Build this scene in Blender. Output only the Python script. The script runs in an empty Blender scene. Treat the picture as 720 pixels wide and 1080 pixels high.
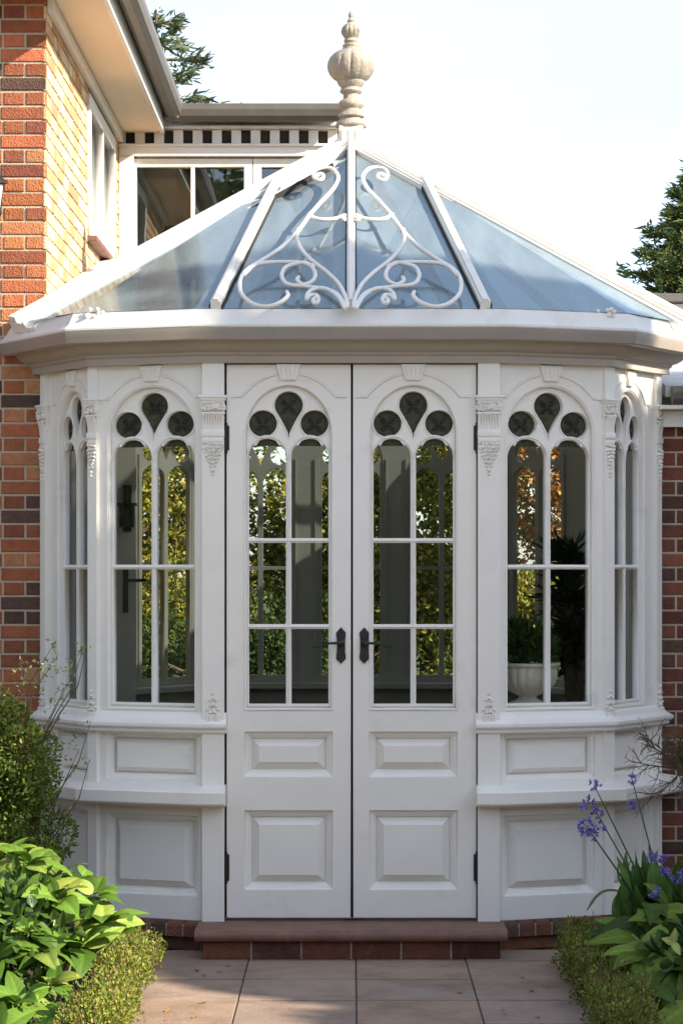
import bpy, bmesh, math, random
import numpy as np
from mathutils import Vector, Matrix, noise
random.seed(7); RNG = np.random.default_rng(11)
R = math.radians; PI = math.pi
sc = bpy.context.scene; C = sc.collection
# ------------------------------------------------------------------ camera, world, sun
CAMH = 1.605
cam = bpy.data.cameras.new('camera'); camo = bpy.data.objects.new('camera', cam); C.objects.link(camo)
camo.location = (0, -10, CAMH); camo.rotation_euler = (R(90), 0, 0)
cam.sensor_fit = 'VERTICAL'; cam.sensor_height = 36; cam.lens = 83.33
cam.shift_x = -10/1080; cam.shift_y = 60/1080; cam.clip_end = 600; cam.clip_start = .1
sc.camera = camo
SUN_EL, SUN_AZ = R(30), R(118)          # azimuth clockwise from +Y
sdir = Vector((math.sin(SUN_AZ)*math.cos(SUN_EL), math.cos(SUN_AZ)*math.cos(SUN_EL), math.sin(SUN_EL)))
w = bpy.data.worlds.new('World'); sc.world = w; w.use_nodes = True
nt = w.node_tree; bg = nt.nodes['Background']
sky = nt.nodes.new('ShaderNodeTexSky'); sky.sky_type = 'NISHITA'; sky.sun_disc = False
sky.sun_elevation = SUN_EL; sky.sun_rotation = SUN_AZ; sky.air_density = .8; sky.dust_density = .8; sky.ozone_density = 1.0
tc = nt.nodes.new('ShaderNodeTexCoord'); mp = nt.nodes.new('ShaderNodeMapping'); mp.inputs['Scale'].default_value = (1, 1, 3.5)
cn = nt.nodes.new('ShaderNodeTexNoise'); cn.inputs['Scale'].default_value = 2.2; cn.inputs['Detail'].default_value = 8
cr = nt.nodes.new('ShaderNodeValToRGB'); cr.color_ramp.elements[0].position = .42; cr.color_ramp.elements[1].position = .72
cr.color_ramp.elements[0].color = (.25, .25, .25, 1); cr.color_ramp.elements[1].color = (.6, .6, .6, 1)
mx = nt.nodes.new('ShaderNodeMixRGB'); mx.inputs[2].default_value = (4.6, 4.9, 5.2, 1)
L = nt.links.new
L(tc.outputs['Generated'], mp.inputs['Vector']); L(mp.outputs['Vector'], cn.inputs['Vector']); L(cn.outputs['Fac'], cr.inputs['Fac'])
L(cr.outputs['Color'], mx.inputs[0]); L(sky.outputs['Color'], mx.inputs[1]); L(mx.outputs['Color'], bg.inputs['Color'])
bg.inputs['Strength'].default_value = .108
sl = bpy.data.lights.new('sun', 'SUN'); sl.energy = 4.0; sl.angle = R(.6); sl.color = (1, .88, .70)
slo = bpy.data.objects.new('sun', sl); C.objects.link(slo); slo.location = (8, -6, 9)
slo.rotation_euler = (-sdir).to_track_quat('-Z', 'Y').to_euler()
vs = sc.view_settings; vs.view_transform = 'Standard'; vs.look = 'None'; vs.gamma = 1; vs.exposure = 1.56
vs.use_curve_mapping = False
sc.cycles.max_bounces = 10; sc.cycles.transparent_max_bounces = 16; sc.cycles.caustics_reflective = False; sc.cycles.caustics_refractive = False

# ------------------------------------------------------------------ materials
def mat(name, col, rough=.6, var=.0, vscale=6, bump=0, bscale=60, attr=None, spec=.4, trans=0, dirt=None, stretch=None):
    m = bpy.data.materials.new(name); m.use_nodes = True; n = m.node_tree; b = n.nodes['Principled BSDF']; k = n.links.new
    b.inputs['Roughness'].default_value = rough; b.inputs['Specular IOR Level'].default_value = spec
    co = n.nodes.new('ShaderNodeTexCoord'); vec = co.outputs['Object']
    if stretch:
        mpn = n.nodes.new('ShaderNodeMapping'); mpn.inputs['Scale'].default_value = stretch
        k(vec, mpn.inputs['Vector']); vec = mpn.outputs['Vector']
    if attr:
        a = n.nodes.new('ShaderNodeAttribute'); a.attribute_name = attr; c = a.outputs['Color']
    else:
        a = n.nodes.new('ShaderNodeRGB'); a.outputs[0].default_value = (*col, 1); c = a.outputs[0]
    if var:
        no = n.nodes.new('ShaderNodeTexNoise'); no.inputs['Scale'].default_value = vscale; no.inputs['Detail'].default_value = 7
        no.inputs['Roughness'].default_value = .65
        k(vec, no.inputs['Vector'])
        mr = n.nodes.new('ShaderNodeMapRange'); mr.inputs[1].default_value = .25; mr.inputs[2].default_value = .75
        mr.inputs[3].default_value = 1-var; mr.inputs[4].default_value = 1+var; k(no.outputs['Fac'], mr.inputs[0])
        mm = n.nodes.new('ShaderNodeVectorMath'); mm.operation = 'SCALE'; k(c, mm.inputs[0]); k(mr.outputs[0], mm.inputs['Scale']); c = mm.outputs[0]
    if dirt:
        dcol, dsc, lo, hi = dirt
        no = n.nodes.new('ShaderNodeTexNoise'); no.inputs['Scale'].default_value = dsc; no.inputs['Detail'].default_value = 9
        no.inputs['Roughness'].default_value = .7; k(co.outputs['Object'], no.inputs['Vector'])
        mr = n.nodes.new('ShaderNodeMapRange'); mr.inputs[1].default_value = lo; mr.inputs[2].default_value = hi; k(no.outputs['Fac'], mr.inputs[0])
        mi = n.nodes.new('ShaderNodeMixRGB'); mi.inputs[2].default_value = (*dcol, 1); k(mr.outputs[0], mi.inputs[0]); k(c, mi.inputs[1]); c = mi.outputs[0]
    k(c, b.inputs['Base Color'])
    if bump:
        no = n.nodes.new('ShaderNodeTexNoise'); no.inputs['Scale'].default_value = bscale; no.inputs['Detail'].default_value = 6
        k(vec, no.inputs['Vector']); bu = n.nodes.new('ShaderNodeBump'); bu.inputs['Strength'].default_value = bump; bu.inputs['Distance'].default_value = .01
        k(no.outputs['Fac'], bu.inputs['Height']); k(bu.outputs[0], b.inputs['Normal'])
    if trans:
        tr = n.nodes.new('ShaderNodeBsdfTranslucent'); k(c, tr.inputs['Color']); ms = n.nodes.new('ShaderNodeMixShader'); ms.inputs[0].default_value = trans
        out = n.nodes['Material Output']; k(b.outputs[0], ms.inputs[1]); k(tr.outputs[0], ms.inputs[2]); k(ms.outputs[0], out.inputs['Surface'])
    return m
def glass(name, tint, refl, minr=.05, wave=.0, slab=True):
    m = bpy.data.materials.new(name); m.use_nodes = True; n = m.node_tree; k = n.links.new
    n.nodes.remove(n.nodes['Principled BSDF']); out = n.nodes['Material Output']
    t = n.nodes.new('ShaderNodeBsdfTransparent'); t.inputs[0].default_value = (*tint, 1)
    g = n.nodes.new('ShaderNodeBsdfGlossy'); g.inputs['Roughness'].default_value = .01; g.inputs['Color'].default_value = (*refl, 1)
    f = n.nodes.new('ShaderNodeLayerWeight'); f.inputs['Blend'].default_value = .5
    pw = n.nodes.new('ShaderNodeMath'); pw.operation = 'POWER'; pw.inputs[1].default_value = 4.5; k(f.outputs['Facing'], pw.inputs[0])
    mr = n.nodes.new('ShaderNodeMapRange'); mr.inputs[3].default_value = max(minr, .04); mr.inputs[4].default_value = 1; k(pw.outputs[0], mr.inputs[0]); fac = mr.outputs[0]
    if slab:
        ge = n.nodes.new('ShaderNodeNewGeometry'); iv = n.nodes.new('ShaderNodeMath'); iv.operation = 'SUBTRACT'; iv.inputs[0].default_value = 1; k(ge.outputs['Backfacing'], iv.inputs[1])
        ml = n.nodes.new('ShaderNodeMath'); ml.operation = 'MULTIPLY'; k(fac, ml.inputs[0]); k(iv.outputs[0], ml.inputs[1]); fac = ml.outputs[0]
    ms = n.nodes.new('ShaderNodeMixShader'); k(fac, ms.inputs[0]); k(t.outputs[0], ms.inputs[1]); k(g.outputs[0], ms.inputs[2])
    if wave:
        no = n.nodes.new('ShaderNodeTexNoise'); no.inputs['Scale'].default_value = 3; bu = n.nodes.new('ShaderNodeBump'); bu.inputs['Strength'].default_value = wave; bu.inputs['Distance'].default_value = .02
        k(no.outputs['Fac'], bu.inputs['Height']); k(bu.outputs[0], g.inputs['Normal'])
    k(ms.outputs[0], out.inputs['Surface']); return m
PAINT = mat('white_paint', (.83, .80, .745), .38, .035, 5, .06, 60, stretch=(1, 1, .12), dirt=((.50, .46, .39), 3.0, .57, .92))
PAINT_IN = mat('grey_interior_paint', (.52, .49, .44), .5, .05, 5)
CORN = mat('cornice_eave_shade', (.40, .355, .30), .45, .08, 5, .06, 60, dirt=((.36, .32, .26), 3.5, .55, .9))  # cornice colour darkened to carry the brown shadow under the eave
CORN2 = mat('taupe_gutter_shaded', (.27, .235, .20), .45, .12, 7)  # taupe coat, deepened further with eave shadow in the colour
ROOFW = mat('roof_white', (.74, .71, .67), .4, .04, 8, .05, 40, dirt=((.5, .46, .40), 5, .55, .9))
CREAM = mat('cream_paint', (.80, .66, .50), .6, .03, 4)
GUTTER = mat('grey_gutter', (.115, .105, .095), .45, .15, 10)
STONE = mat('weathered_stone', (.37, .335, .285), .8, .22, 14, .5, 60, dirt=((.15, .125, .095), 14, .42, .72))
BRICK = mat('brick', (.4, .15, .08), .9, .26, 28, .9, 110, attr='col', dirt=((.17, .10, .08), 22, .55, .85))
MORTAR = mat('mortar', (.50, .42, .31), .95, .15, 40, .6, 160)
TERRA = mat('terracotta', (.19, .095, .068), .55, .35, 12, .2, 80, dirt=((.14, .08, .06), 7, .48, .75))
BLACK = mat('black_iron', (.018, .017, .016), .42, .2, 60, .3, 90)
DARKROOM = mat('room_shade_board', (.035, .035, .03), .8, .5, 4)
DARK = mat('dark_gap', (.02, .02, .02), .8)
SLAB = mat('sandstone', (.3, .2, .15), .85, .16, 5, .35, 45, attr='col', dirt=((.13, .095, .075), 3.0, .46, .78))
JOINT = mat('joint_sand', (.10, .075, .055), .95, .2, 50, .5, 120)
SOIL = mat('soil', (.045, .03, .02), .95, .4, 20, 1, 50)
GRASS = mat('lawn', (.05, .09, .02), .9, .4, 30, .8, 80)
SLATE = mat('slate', (.13, .13, .13), .7, .25, 12, .4, 40)
LEAF = mat('leaf', (.1, .2, .05), .5, .12, 30, attr='col', trans=.32, spec=.35)
LEAFG = mat('glossy_leaf', (.1, .2, .05), .36, .12, 20, attr='col', trans=.25, spec=.5)
PETAL = mat('petal', (.22, .16, .6), .6, .2, 60, attr='col', trans=.3)
BARK = mat('bark', (.12, .085, .06), .9, .3, 30, .8, 60)
GLASSU = glass('upper_window_glass', (.7, .72, .68), (.8, .85, .9), .16, .02)
GLASSW = glass('window_glass', (.86, .87, .84), (.9, .95, 1), .0, .05)
GLASSR = glass('roof_glass', (.34, .40, .44), (.62, .76, .86), .32, .03, False)
n = GLASSR.node_tree; ms0 = [x for x in n.nodes if x.type == 'MIX_SHADER'][0]; df = n.nodes.new('ShaderNodeBsdfDiffuse'); df.inputs[0].default_value = (.33, .41, .46, 1)
[x for x in n.nodes if x.type == 'BSDF_GLOSSY'][0].inputs['Roughness'].default_value = .10
ms1 = n.nodes.new('ShaderNodeMixShader'); gtc = n.nodes.new('ShaderNodeTexCoord'); gmp = n.nodes.new('ShaderNodeMapping'); gmp.inputs['Scale'].default_value = (5, 1, 1); gno = n.nodes.new('ShaderNodeTexNoise'); gno.inputs['Scale'].default_value = 1.6; gno.inputs['Detail'].default_value = 9
gmr = n.nodes.new('ShaderNodeMapRange'); gmr.inputs[1].default_value = .3; gmr.inputs[2].default_value = .7; gmr.inputs[3].default_value = .24; gmr.inputs[4].default_value = .40
n.links.new(gtc.outputs['Object'], gmp.inputs[0]); n.links.new(gmp.outputs[0], gno.inputs['Vector']); n.links.new(gno.outputs['Fac'], gmr.inputs[0]); n.links.new(gmr.outputs[0], ms1.inputs[0]); n.links.new(ms0.outputs[0], ms1.inputs[1]); n.links.new(df.outputs[0], ms1.inputs[2]); n.links.new(ms1.outputs[0], n.nodes['Material Output'].inputs['Surface'])
GLASSC = glass('clear_glass', (.97, .97, .95), (.9, .95, 1), .0, .0)
GLASSD = mat('olive_leaded_glass', (.050, .053, .030), .3, .5, 25, .6, 60, spec=.18)
FLOOR = mat('interior_tile', (.10, .08, .06), .4, .2, 5)

# ------------------------------------------------------------------ helpers
WM = {}
def tag(o, label=None, cat=None, group=None, kind=None):
    if label: o['label'] = label
    if cat: o['category'] = cat
    if group: o['group'] = group
    if kind: o['kind'] = kind
    return o
def thing(name, label, cat, loc=(0, 0, 0), group=None):
    o = bpy.data.objects.new(name, None); C.objects.link(o); o.location = loc; o.empty_display_size = .1
    WM[o] = Matrix.Translation(loc); return tag(o, label, cat, group)
def link(name, me, m, parent=None, M=None):
    o = bpy.data.objects.new(name, me); C.objects.link(o)
    if m is not None and not me.materials: me.materials.append(m)
    M = M or Matrix.Identity(4); WM[o] = M.copy()
    o.matrix_basis = M
    if parent is not None:
        o.parent = parent; o.matrix_parent_inverse = WM[parent].inverted()
    return o
def obj(name, bm, m, parent=None, M=None, smooth=None):
    bmesh.ops.recalc_face_normals(bm, faces=bm.faces)
    me = bpy.data.meshes.new(name); bm.to_mesh(me); bm.free()
    if smooth is not None: me.shade_smooth() if smooth >= 180 else smooth_by(me, smooth)
    return link(name, me, m, parent, M)
def smooth_by(me, ang):
    me.shade_smooth()
    bm = bmesh.new(); bm.from_mesh(me)
    for e in bm.edges:
        if len(e.link_faces) == 2 and e.calc_face_angle(0) > R(ang): e.smooth = False
    bm.to_mesh(me); bm.free()
def box(bm, x0, x1, y0, y1, z0, z1, bev=0, M=None):
    vs_ = [Vector((x, y, z)) for x in (x0, x1) for y in (y0, y1) for z in (z0, z1)]
    if M: vs_ = [M @ v for v in vs_]
    v = [bm.verts.new(p) for p in vs_]
    fs = [bm.faces.new([v[i] for i in q]) for q in ((0, 1, 3, 2), (4, 6, 7, 5), (0, 4, 5, 1), (2, 3, 7, 6), (0, 2, 6, 4), (1, 5, 7, 3))]
    if bev:
        es = list({e for f in fs for e in f.edges})
        bmesh.ops.bevel(bm, geom=es, offset=bev, segments=2, profile=.6, affect='EDGES')
def beam(bm, a, b, wd, th, up=(0, 0, 1), bev=.004, off=0):
    a = Vector(a); b = Vector(b); d = (b-a); L_ = d.length; d.normalize(); up = Vector(up)
    s = d.cross(up).normalized(); u = s.cross(d).normalized()
    M = Matrix(((d.x, s.x, u.x, a.x), (d.y, s.y, u.y, a.y), (d.z, s.z, u.z, a.z), (0, 0, 0, 1)))
    box(bm, 0, L_, -wd/2, wd/2, off-th/2, off+th/2, bev, M)
def tube(bm, pts, r, n=8, caps=True, flat=1, nrm=None):
    pts = [Vector(p) for p in pts]; rs = r if isinstance(r, (list, tuple)) else [r]*len(pts)
    rings = []; prev = None
    for i, p in enumerate(pts):
        t = (pts[min(i+1, len(pts)-1)]-pts[max(i-1, 0)]).normalized()
        if nrm is not None: a = Vector(nrm)
        elif prev is None: a = Vector((0, 0, 1)) if abs(t.z) < .9 else Vector((1, 0, 0))
        else: a = prev
        s = t.cross(a).normalized(); u = s.cross(t).normalized(); prev = u
        rings.append([bm.verts.new(p+(s*math.cos(2*PI*k/n)+u*math.sin(2*PI*k/n)*flat)*rs[i]) for k in range(n)])
    for i in range(len(rings)-1):
        for k in range(n):
            bm.faces.new((rings[i][k], rings[i][(k+1) % n], rings[i+1][(k+1) % n], rings[i+1][k]))
    if caps and n > 2:
        bm.faces.new(rings[0][::-1]); bm.faces.new(rings[-1])
def lathe(bm, prof, c=(0, 0, 0), n=32, rib=None):
    c = Vector(c); rings = []
    for i, (r, z) in enumerate(prof):
        ring = []
        for k in range(n):
            th = 2*PI*k/n; rr = max(r, 1e-4)
            if rib: rr *= rib(i, r, z, th)
            ring.append(bm.verts.new(c+Vector((rr*math.cos(th), rr*math.sin(th), z))))
        rings.append(ring)
    for i in range(len(rings)-1):
        for k in range(n): bm.faces.new((rings[i][k], rings[i][(k+1) % n], rings[i+1][(k+1) % n], rings[i+1][k]))
    bm.faces.new(rings[0]); bm.faces.new(rings[-1])
def ell(bm, c, r, sub=1, rot=None):
    M = Matrix.Translation(c) @ (rot.to_matrix().to_4x4() if rot else Matrix.Identity(4)) @ Matrix.Diagonal((*r, 1))
    bmesh.ops.create_icosphere(bm, subdivisions=sub, radius=1, matrix=M)
DG = None
def plate(contours, w0, w1, bev=.003, flip=False):
    """flat plate with holes: first contour the outline, the rest holes; lies in local XY, from z=w0 to z=w1"""
    cu = bpy.data.curves.new('plate', 'CURVE'); cu.dimensions = '2D'; cu.fill_mode = 'BOTH'
    th = (w1-w0); cu.extrude = max(th/2-bev, .0005); cu.bevel_depth = bev; cu.bevel_resolution = 1; cu.offset = -bev
    for c in contours:
        s = cu.splines.new('POLY'); s.points.add(len(c)-1)
        for i, (x, y) in enumerate(c): s.points[i].co = (x, y, 0, 1)
        s.use_cyclic_u = True
    o = bpy.data.objects.new('plate', cu); C.objects.link(o); bpy.context.view_layer.update()
    me = bpy.data.meshes.new_from_object(o.evaluated_get(bpy.context.evaluated_depsgraph_get()))
    bpy.data.objects.remove(o); bpy.data.curves.remove(cu)
    me.transform(Matrix.Translation((0, 0, (w0+w1)/2))); me.materials.clear(); return me
def mesh_join_bm(bm, me): bm.from_mesh(me); bpy.data.meshes.remove(me)
def col_attr(me, cols):
    a = me.color_attributes.new('col', 'FLOAT_COLOR', 'POINT'); a.data.foreach_set('color', np.asarray(cols, dtype=np.float32).ravel())
def P(px, py, y):
    d = 10+y; return Vector(((px-370)*d/2500, y, CAMH+(600-py)*d/2500))

# ------------------------------------------------------------------ ground
def sheet(name, x0, x1, y0, y1, z, m):
    bm = bmesh.new(); v = [bm.verts.new(p) for p in ((x0, y0, z), (x1, y0, z), (x1, y1, z), (x0, y1, z))]; bm.faces.new(v)
    return tag(obj(name, bm, m), kind='structure')
sheet('ground', -250, 250, -250, 300, -.012, GRASS)
sheet('garden_bed_left', -4.5, -.80, -3.4, .75, -.004, SOIL); sheet('garden_bed_right', .82, 4.5, -3.4, .75, -.004, SOIL)
sheet('bounce_forecourt', -6, 8.5, -14.6, -3.4, -.008, mat('bounce_gravel', (.60, .52, .42), .95, .25, 30, .8, 90))  # unseen gravel sheet added to bounce warm sunlight onto the facade
sheet('path_bedding', -.9, 1.0, -13, -.05, -.006, JOINT)
bm = bmesh.new(); cols = []
xs = [-.87, -.42, .02, .47, .93]; y = -.30; first = True; ys = [.0, -.285, -.73, -1.18, -1.64]
while ys[-1] > -12.6: ys.append(ys[-1]-.45)
for i in range(1, len(ys)):
    for j in range(len(xs)-1):
        g = .0028; x0, x1, y1_, y0_ = xs[j]+g, xs[j+1]-g, ys[i-1]-.008, ys[i]+.008
        n0 = len(bm.verts); dz = RNG.uniform(-.0015, .0015)
        box(bm, x0, x1, y0_, y1_, -.03, dz, .003)
        c = RNG.uniform(.88, 1.1); hue = RNG.uniform(-.012, .012)
        cols += [(.30*c+hue, .215*c, .165*c-hue, 1)]*(len(bm.verts)-n0)
me = bpy.data.meshes.new('path'); bm.to_mesh(me); bm.free(); col_attr(me, cols); tag(link('path', me, SLAB), kind='structure')

# ------------------------------------------------------------------ brick walls
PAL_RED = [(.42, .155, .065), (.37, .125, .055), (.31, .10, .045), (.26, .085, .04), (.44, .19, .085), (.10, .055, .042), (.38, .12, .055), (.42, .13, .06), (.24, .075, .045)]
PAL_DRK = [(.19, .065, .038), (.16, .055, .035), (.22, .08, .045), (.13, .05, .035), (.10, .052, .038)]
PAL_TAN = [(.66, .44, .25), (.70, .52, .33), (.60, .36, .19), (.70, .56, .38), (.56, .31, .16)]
def brick_wall(name, parent, org, u, n, width, z0, z1, pal, holes=(), par=0, first_z=0, pitch=.0645, rev=False):
    org = Vector(org); u = Vector(u); n = Vector(n); V = []; F = []; cols = []
    k = math.floor((z0-first_z)/pitch); j = .0095
    rnd = random.Random(hash(name) % 97 if False else len(name)*7+int(width*100))
    while first_z+k*pitch < z1:
        a, b = max(z0, first_z+k*pitch+j/2), min(z1, first_z+(k+1)*pitch-j/2); row = k; k += 1
        if b-a < .012: continue
        ln = .2035 if (row+par) % 2 == 0 else .0905
        x = 0.0 if (row+par) % 2 == 0 else 0.0
        first = True
        while x < width:
            l = ln
            if first and ln < .1: l = .0905
            x1 = min(x+l, width)
            segs = [(x, x1)]
            for (h0, h1, g0, g1) in holes:
                if a < g1 and b > g0:
                    ns = []
                    for s0, s1 in segs:
                        if s1 <= h0 or s0 >= h1: ns.append((s0, s1)); continue
                        if s0 < h0: ns.append((s0, h0))
                        if s1 > h1: ns.append((h1, s1))
                    segs = ns
            for s0, s1 in segs:
                if s1-s0 < .012: continue
                c = rnd.choice(pal); f = rnd.uniform(.85, 1.15); c = (c[0]*f, c[1]*f*rnd.uniform(.93, 1.07), c[2]*f, 1)
                w_ = rnd.uniform(-.0015, .0015); ch = .003; i0 = len(V)
                jx = rnd.uniform(0, .0015); jz = rnd.uniform(-.0008, .0008)
                for (ii, ww) in ((0, -.012), (0, w_-ch), (ch, w_)):
                    for (p, q) in ((s0+ii, a+ii), (s1-ii-jx, a+ii), (s1-ii-jx, b-ii), (s0+ii, b-ii)):
                        V.append(org+u*p+n*ww+Vector((0, 0, q+jz))); cols.append(c)
                for r_ in (0, 4):
                    for q in range(4): F.append((i0+r_+q, i0+r_+(q+1) % 4, i0+r_+4+(q+1) % 4, i0+r_+4+q))
                F.append((i0+8, i0+9, i0+10, i0+11))
            x += l+j; first = False
    me = bpy.data.meshes.new(name); me.from_pydata([tuple(v) for v in V], [], F); col_attr(me, cols)
    bm = bmesh.new(); bm.from_mesh(me); bmesh.ops.recalc_face_normals(bm, faces=bm.faces)
    # mortar bed as second material
    for f in bm.faces: f.material_index = 0
    lay = bm.verts.layers.float_color['col']
    rects = [(0, width, z0, z1)]
    for (h0, h1, g0, g1) in holes:
        nr = []
        for (a0, a1, b0, b1) in rects:
            if h1 <= a0 or h0 >= a1 or g1 <= b0 or g0 >= b1: nr.append((a0, a1, b0, b1)); continue
            if a0 < h0: nr.append((a0, h0, b0, b1))
            if a1 > h1: nr.append((h1, a1, b0, b1))
            if b0 < g0: nr.append((max(a0, h0), min(a1, h1), b0, g0))
            if b1 > g1: nr.append((max(a0, h0), min(a1, h1), g1, b1))
        rects = nr
    for (a0, a1, b0, b1) in rects:
        a0 = .014 if a0 == 0 else a0
        vv = [bm.verts.new(org+u*p+n*-.006+Vector((0, 0, q))) for p, q in ((a0, b0), (a1, b0), (a1, b1), (a0, b1))]
        f = bm.faces.new(vv); f.material_index = 1
        bk = [bm.verts.new(v.co-n*.20) for v in vv]; f = bm.faces.new(bk[::-1]); f.material_index = 1
        for q in range(4): f = bm.faces.new((vv[q], bk[q], bk[(q+1) % 4], vv[(q+1) % 4])); f.material_index = 1
    bm.to_mesh(me); bm.free(); me.materials.append(BRICK); me.materials.append(MORTAR)
    return link(name, me, None, parent)

house = thing('brick_house', 'red brick house with cream eaves, wrapping round the white conservatory', 'house', (-1.6, .8, 0))
WX, WY, RY = -1.36, .60, 3.9
brick_wall('front_wall', house, (WX, WY, 0), (-1, 0, 0), (0, -1, 0), 2.6, 0, 4.16, PAL_RED, par=0)
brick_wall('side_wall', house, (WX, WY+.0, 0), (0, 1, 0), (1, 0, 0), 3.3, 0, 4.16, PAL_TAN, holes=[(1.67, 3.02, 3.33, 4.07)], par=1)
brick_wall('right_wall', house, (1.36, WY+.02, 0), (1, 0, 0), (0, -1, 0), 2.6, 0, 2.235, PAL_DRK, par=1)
# side window of the wing (on x = WX, facing +x)
def flat_window(parent, org, u, n, x0, x1, z0, z1, fr=.05, mull=(), depth=.05, sill=True, gm=GLASSU, name='window', back=True):
    org = Vector(org); u = Vector(u); n = Vector(n)
    M = Matrix(((u.x, 0, n.x, org.x), (u.y, 0, n.y, org.y), (u.z, 1, n.z, org.z), (0, 0, 0, 1)))
    holes = []; xs_ = [x0+fr]
    for mm in mull: xs_ += [mm-fr*.25, mm+fr*.25]
    xs_.append(x1-fr)
    for i in range(0, len(xs_), 2): holes.append([(xs_[i], z0+fr), (xs_[i+1], z0+fr), (xs_[i+1], z1-fr), (xs_[i], z1-fr)])
    me = plate([[(x0, z0), (x1, z0), (x1, z1), (x0, z1)]]+holes, -depth, .012, .004)
    o = link(name, me, ROOFW, parent, M)
    bm = bmesh.new(); box(bm, x0+fr*.6, x1-fr*.6, z0+fr*.6, z1-fr*.6, -.034, -.028); obj('pane', bm, gm, o, M)
    if back:
        bm = bmesh.new(); box(bm, x0+.01, x1-.01, z0+.01, z1-.01, -.045, -.040); obj('room_shade_board', bm, DARKROOM, o, M)  # dark board, its colour stands in for the unlit room
    if sill:
        bm = bmesh.new(); box(bm, x0-.03, x1+.03, z0-.03, z0-.002, -.02, .05, .004); obj('sill', bm, TERRA, o, M)
    return o
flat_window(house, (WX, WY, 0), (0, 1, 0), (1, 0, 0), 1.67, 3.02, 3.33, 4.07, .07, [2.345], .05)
# eaves of the wing: soffit, fascia, gutter, roof
EX = -1.11
bm = bmesh.new(); box(bm, -4.2, EX, .35, RY+.0, 4.163, 4.19); box(bm, -4.2, WX, RY, 6, 4.163, 4.19); obj('soffit', bm, CREAM, house)
bm = bmesh.new(); box(bm, EX-.0, EX+.022, .33, RY-.02, 4.15, 4.30, .003); box(bm, -4.2, EX+.022, .328, .349, 4.15, 4.30, .003)
box(bm, WX-.0, WX+.03, .62, RY-.03, 4.10, 4.16, .004); obj('fascia', bm, ROOFW, house)
def gutter_bm(bm, a, b, r=.055):
    a = Vector(a); b = Vector(b); d = (b-a).normalized(); s = d.cross(Vector((0, 0, 1))).normalized()
    prof = [(-r, r*.55), (-r, 0), (-r*.8, -r*.6), (-r*.3, -r), (r*.3, -r), (r*.8, -r*.6), (r, 0), (r*1.08, r*.5), (r*1.08, r*.62), (r*.92, r*.62), (r*.86, 0), (0, -r*.7), (-r*.86, 0), (-r*.86, r*.55)]
    A = [bm.verts.new(a+s*p+Vector((0, 0, q))) for p, q in prof]; B = [bm.verts.new(b+s*p+Vector((0, 0, q))) for p, q in prof]
    n = len(prof)
    for i in range(n): bm.faces.new((A[i], B[i], B[(i+1) % n], A[(i+1) % n]))
    bm.faces.new(A); bm.faces.new(B[::-1])
bm = bmesh.new(); gutter_bm(bm, (EX+.08, RY-.02, 4.27), (EX+.08, .3, 4.27)); gutter_bm(bm, (EX+.13, .27, 4.27), (-4.2, .27, 4.27))
# rear gutter
gutter_bm(bm, (-.03, RY-.13, 4.265), (EX+.06, RY-.13, 4.265), .06)
box(bm, EX+.035, EX+.115, RY-.20, RY-.07, 4.21, 4.30, .01); obj('gutter', bm, GUTTER, house)
bm = bmesh.new()
def slab3(bm, pts, t=.03):
    pts = [Vector(p) for p in pts]; n = (pts[1]-pts[0]).cross(pts[2]-pts[0]).normalized()
    a = [bm.verts.new(p) for p in pts]; b = [bm.verts.new(p-n*t) for p in pts]; bm.faces.new(a); bm.faces.new(b[::-1]); k = len(a)
    for i in range(k): bm.faces.new((a[i], b[i], b[(i+1) % k], a[(i+1) % k]))
slab3(bm, [(EX+.06, .28, 4.315), (EX+.06, 6, 4.315), (-2.6, 6, 5.1), (-2.6, 1.6, 5.1)]); slab3(bm, [(EX+.06, .28, 4.315), (-2.6, 1.6, 5.1), (-4.2, 1.6, 5.1), (-4.2, .28, 4.315)])
slab3(bm, [(EX+.09, RY-.08, 4.32), (-.0, RY-.08, 4.32), (-.0, 5.4, 4.55), (EX+.09, 5.4, 4.55)]); obj('roof', bm, SLATE, house)
# rear upper storey wall (painted boards) with dentil course and windows
bx0, bx1 = WX, -.05
def zr(py, y=RY): return CAMH+(600-py)*(10+y)/2500
bm = bmesh.new(); box(bm, bx0, bx1, RY+.10, RY+.25, 2.9, 4.31)     # body behind
box(bm, bx0+.002, bx1+.01, RY-.06, RY+.048, zr(137), zr(134), .004)
box(bm, bx0+.002, bx1+.01, RY-.02, RY+.046, zr(165), zr(153), .006); box(bm, bx0+.002, bx1+.01, RY-.04, RY+.046, zr(155), zr(152.5), .003)
wpx = [132.5+20.3*i for i in range(12)]
z0_, z1_ = zr(152), zr(137.5)
px = 122
for q in wpx:
    a_ = (q-10.2-370)*13.9/2500; b_ = (q-370)*13.9/2500
    if b_ > bx1: b_ = bx1
    if a_ < bx1: box(bm, max(a_, bx0+.003), b_, RY-.015, RY+.044, z0_, z1_, .003)
box(bm, bx0+.003, bx0+.09, RY-.03, RY+.043, 2.9, zr(165.5), .004)
obj('rear_wall', bm, ROOFW, house)
bm = bmesh.new(); box(bm, bx0+.01, bx1-.005, RY+.030, RY+.0495, z0_, z1_); obj('dentil_recess', bm, mat('dark_brown_board', (.05, .04, .032), .8), house)
a = (135-370)*13.9/2500; b = (266-370)*13.9/2500
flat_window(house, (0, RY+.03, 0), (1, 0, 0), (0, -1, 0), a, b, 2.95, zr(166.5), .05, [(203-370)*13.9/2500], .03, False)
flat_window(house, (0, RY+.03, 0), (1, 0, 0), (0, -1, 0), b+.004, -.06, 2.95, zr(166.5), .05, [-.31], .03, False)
bm = bmesh.new(); box(bm, bx0, bx1, RY+.25, 5.4, 2.9, 4.3); obj('upper_storey', bm, ROOFW, house)
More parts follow.
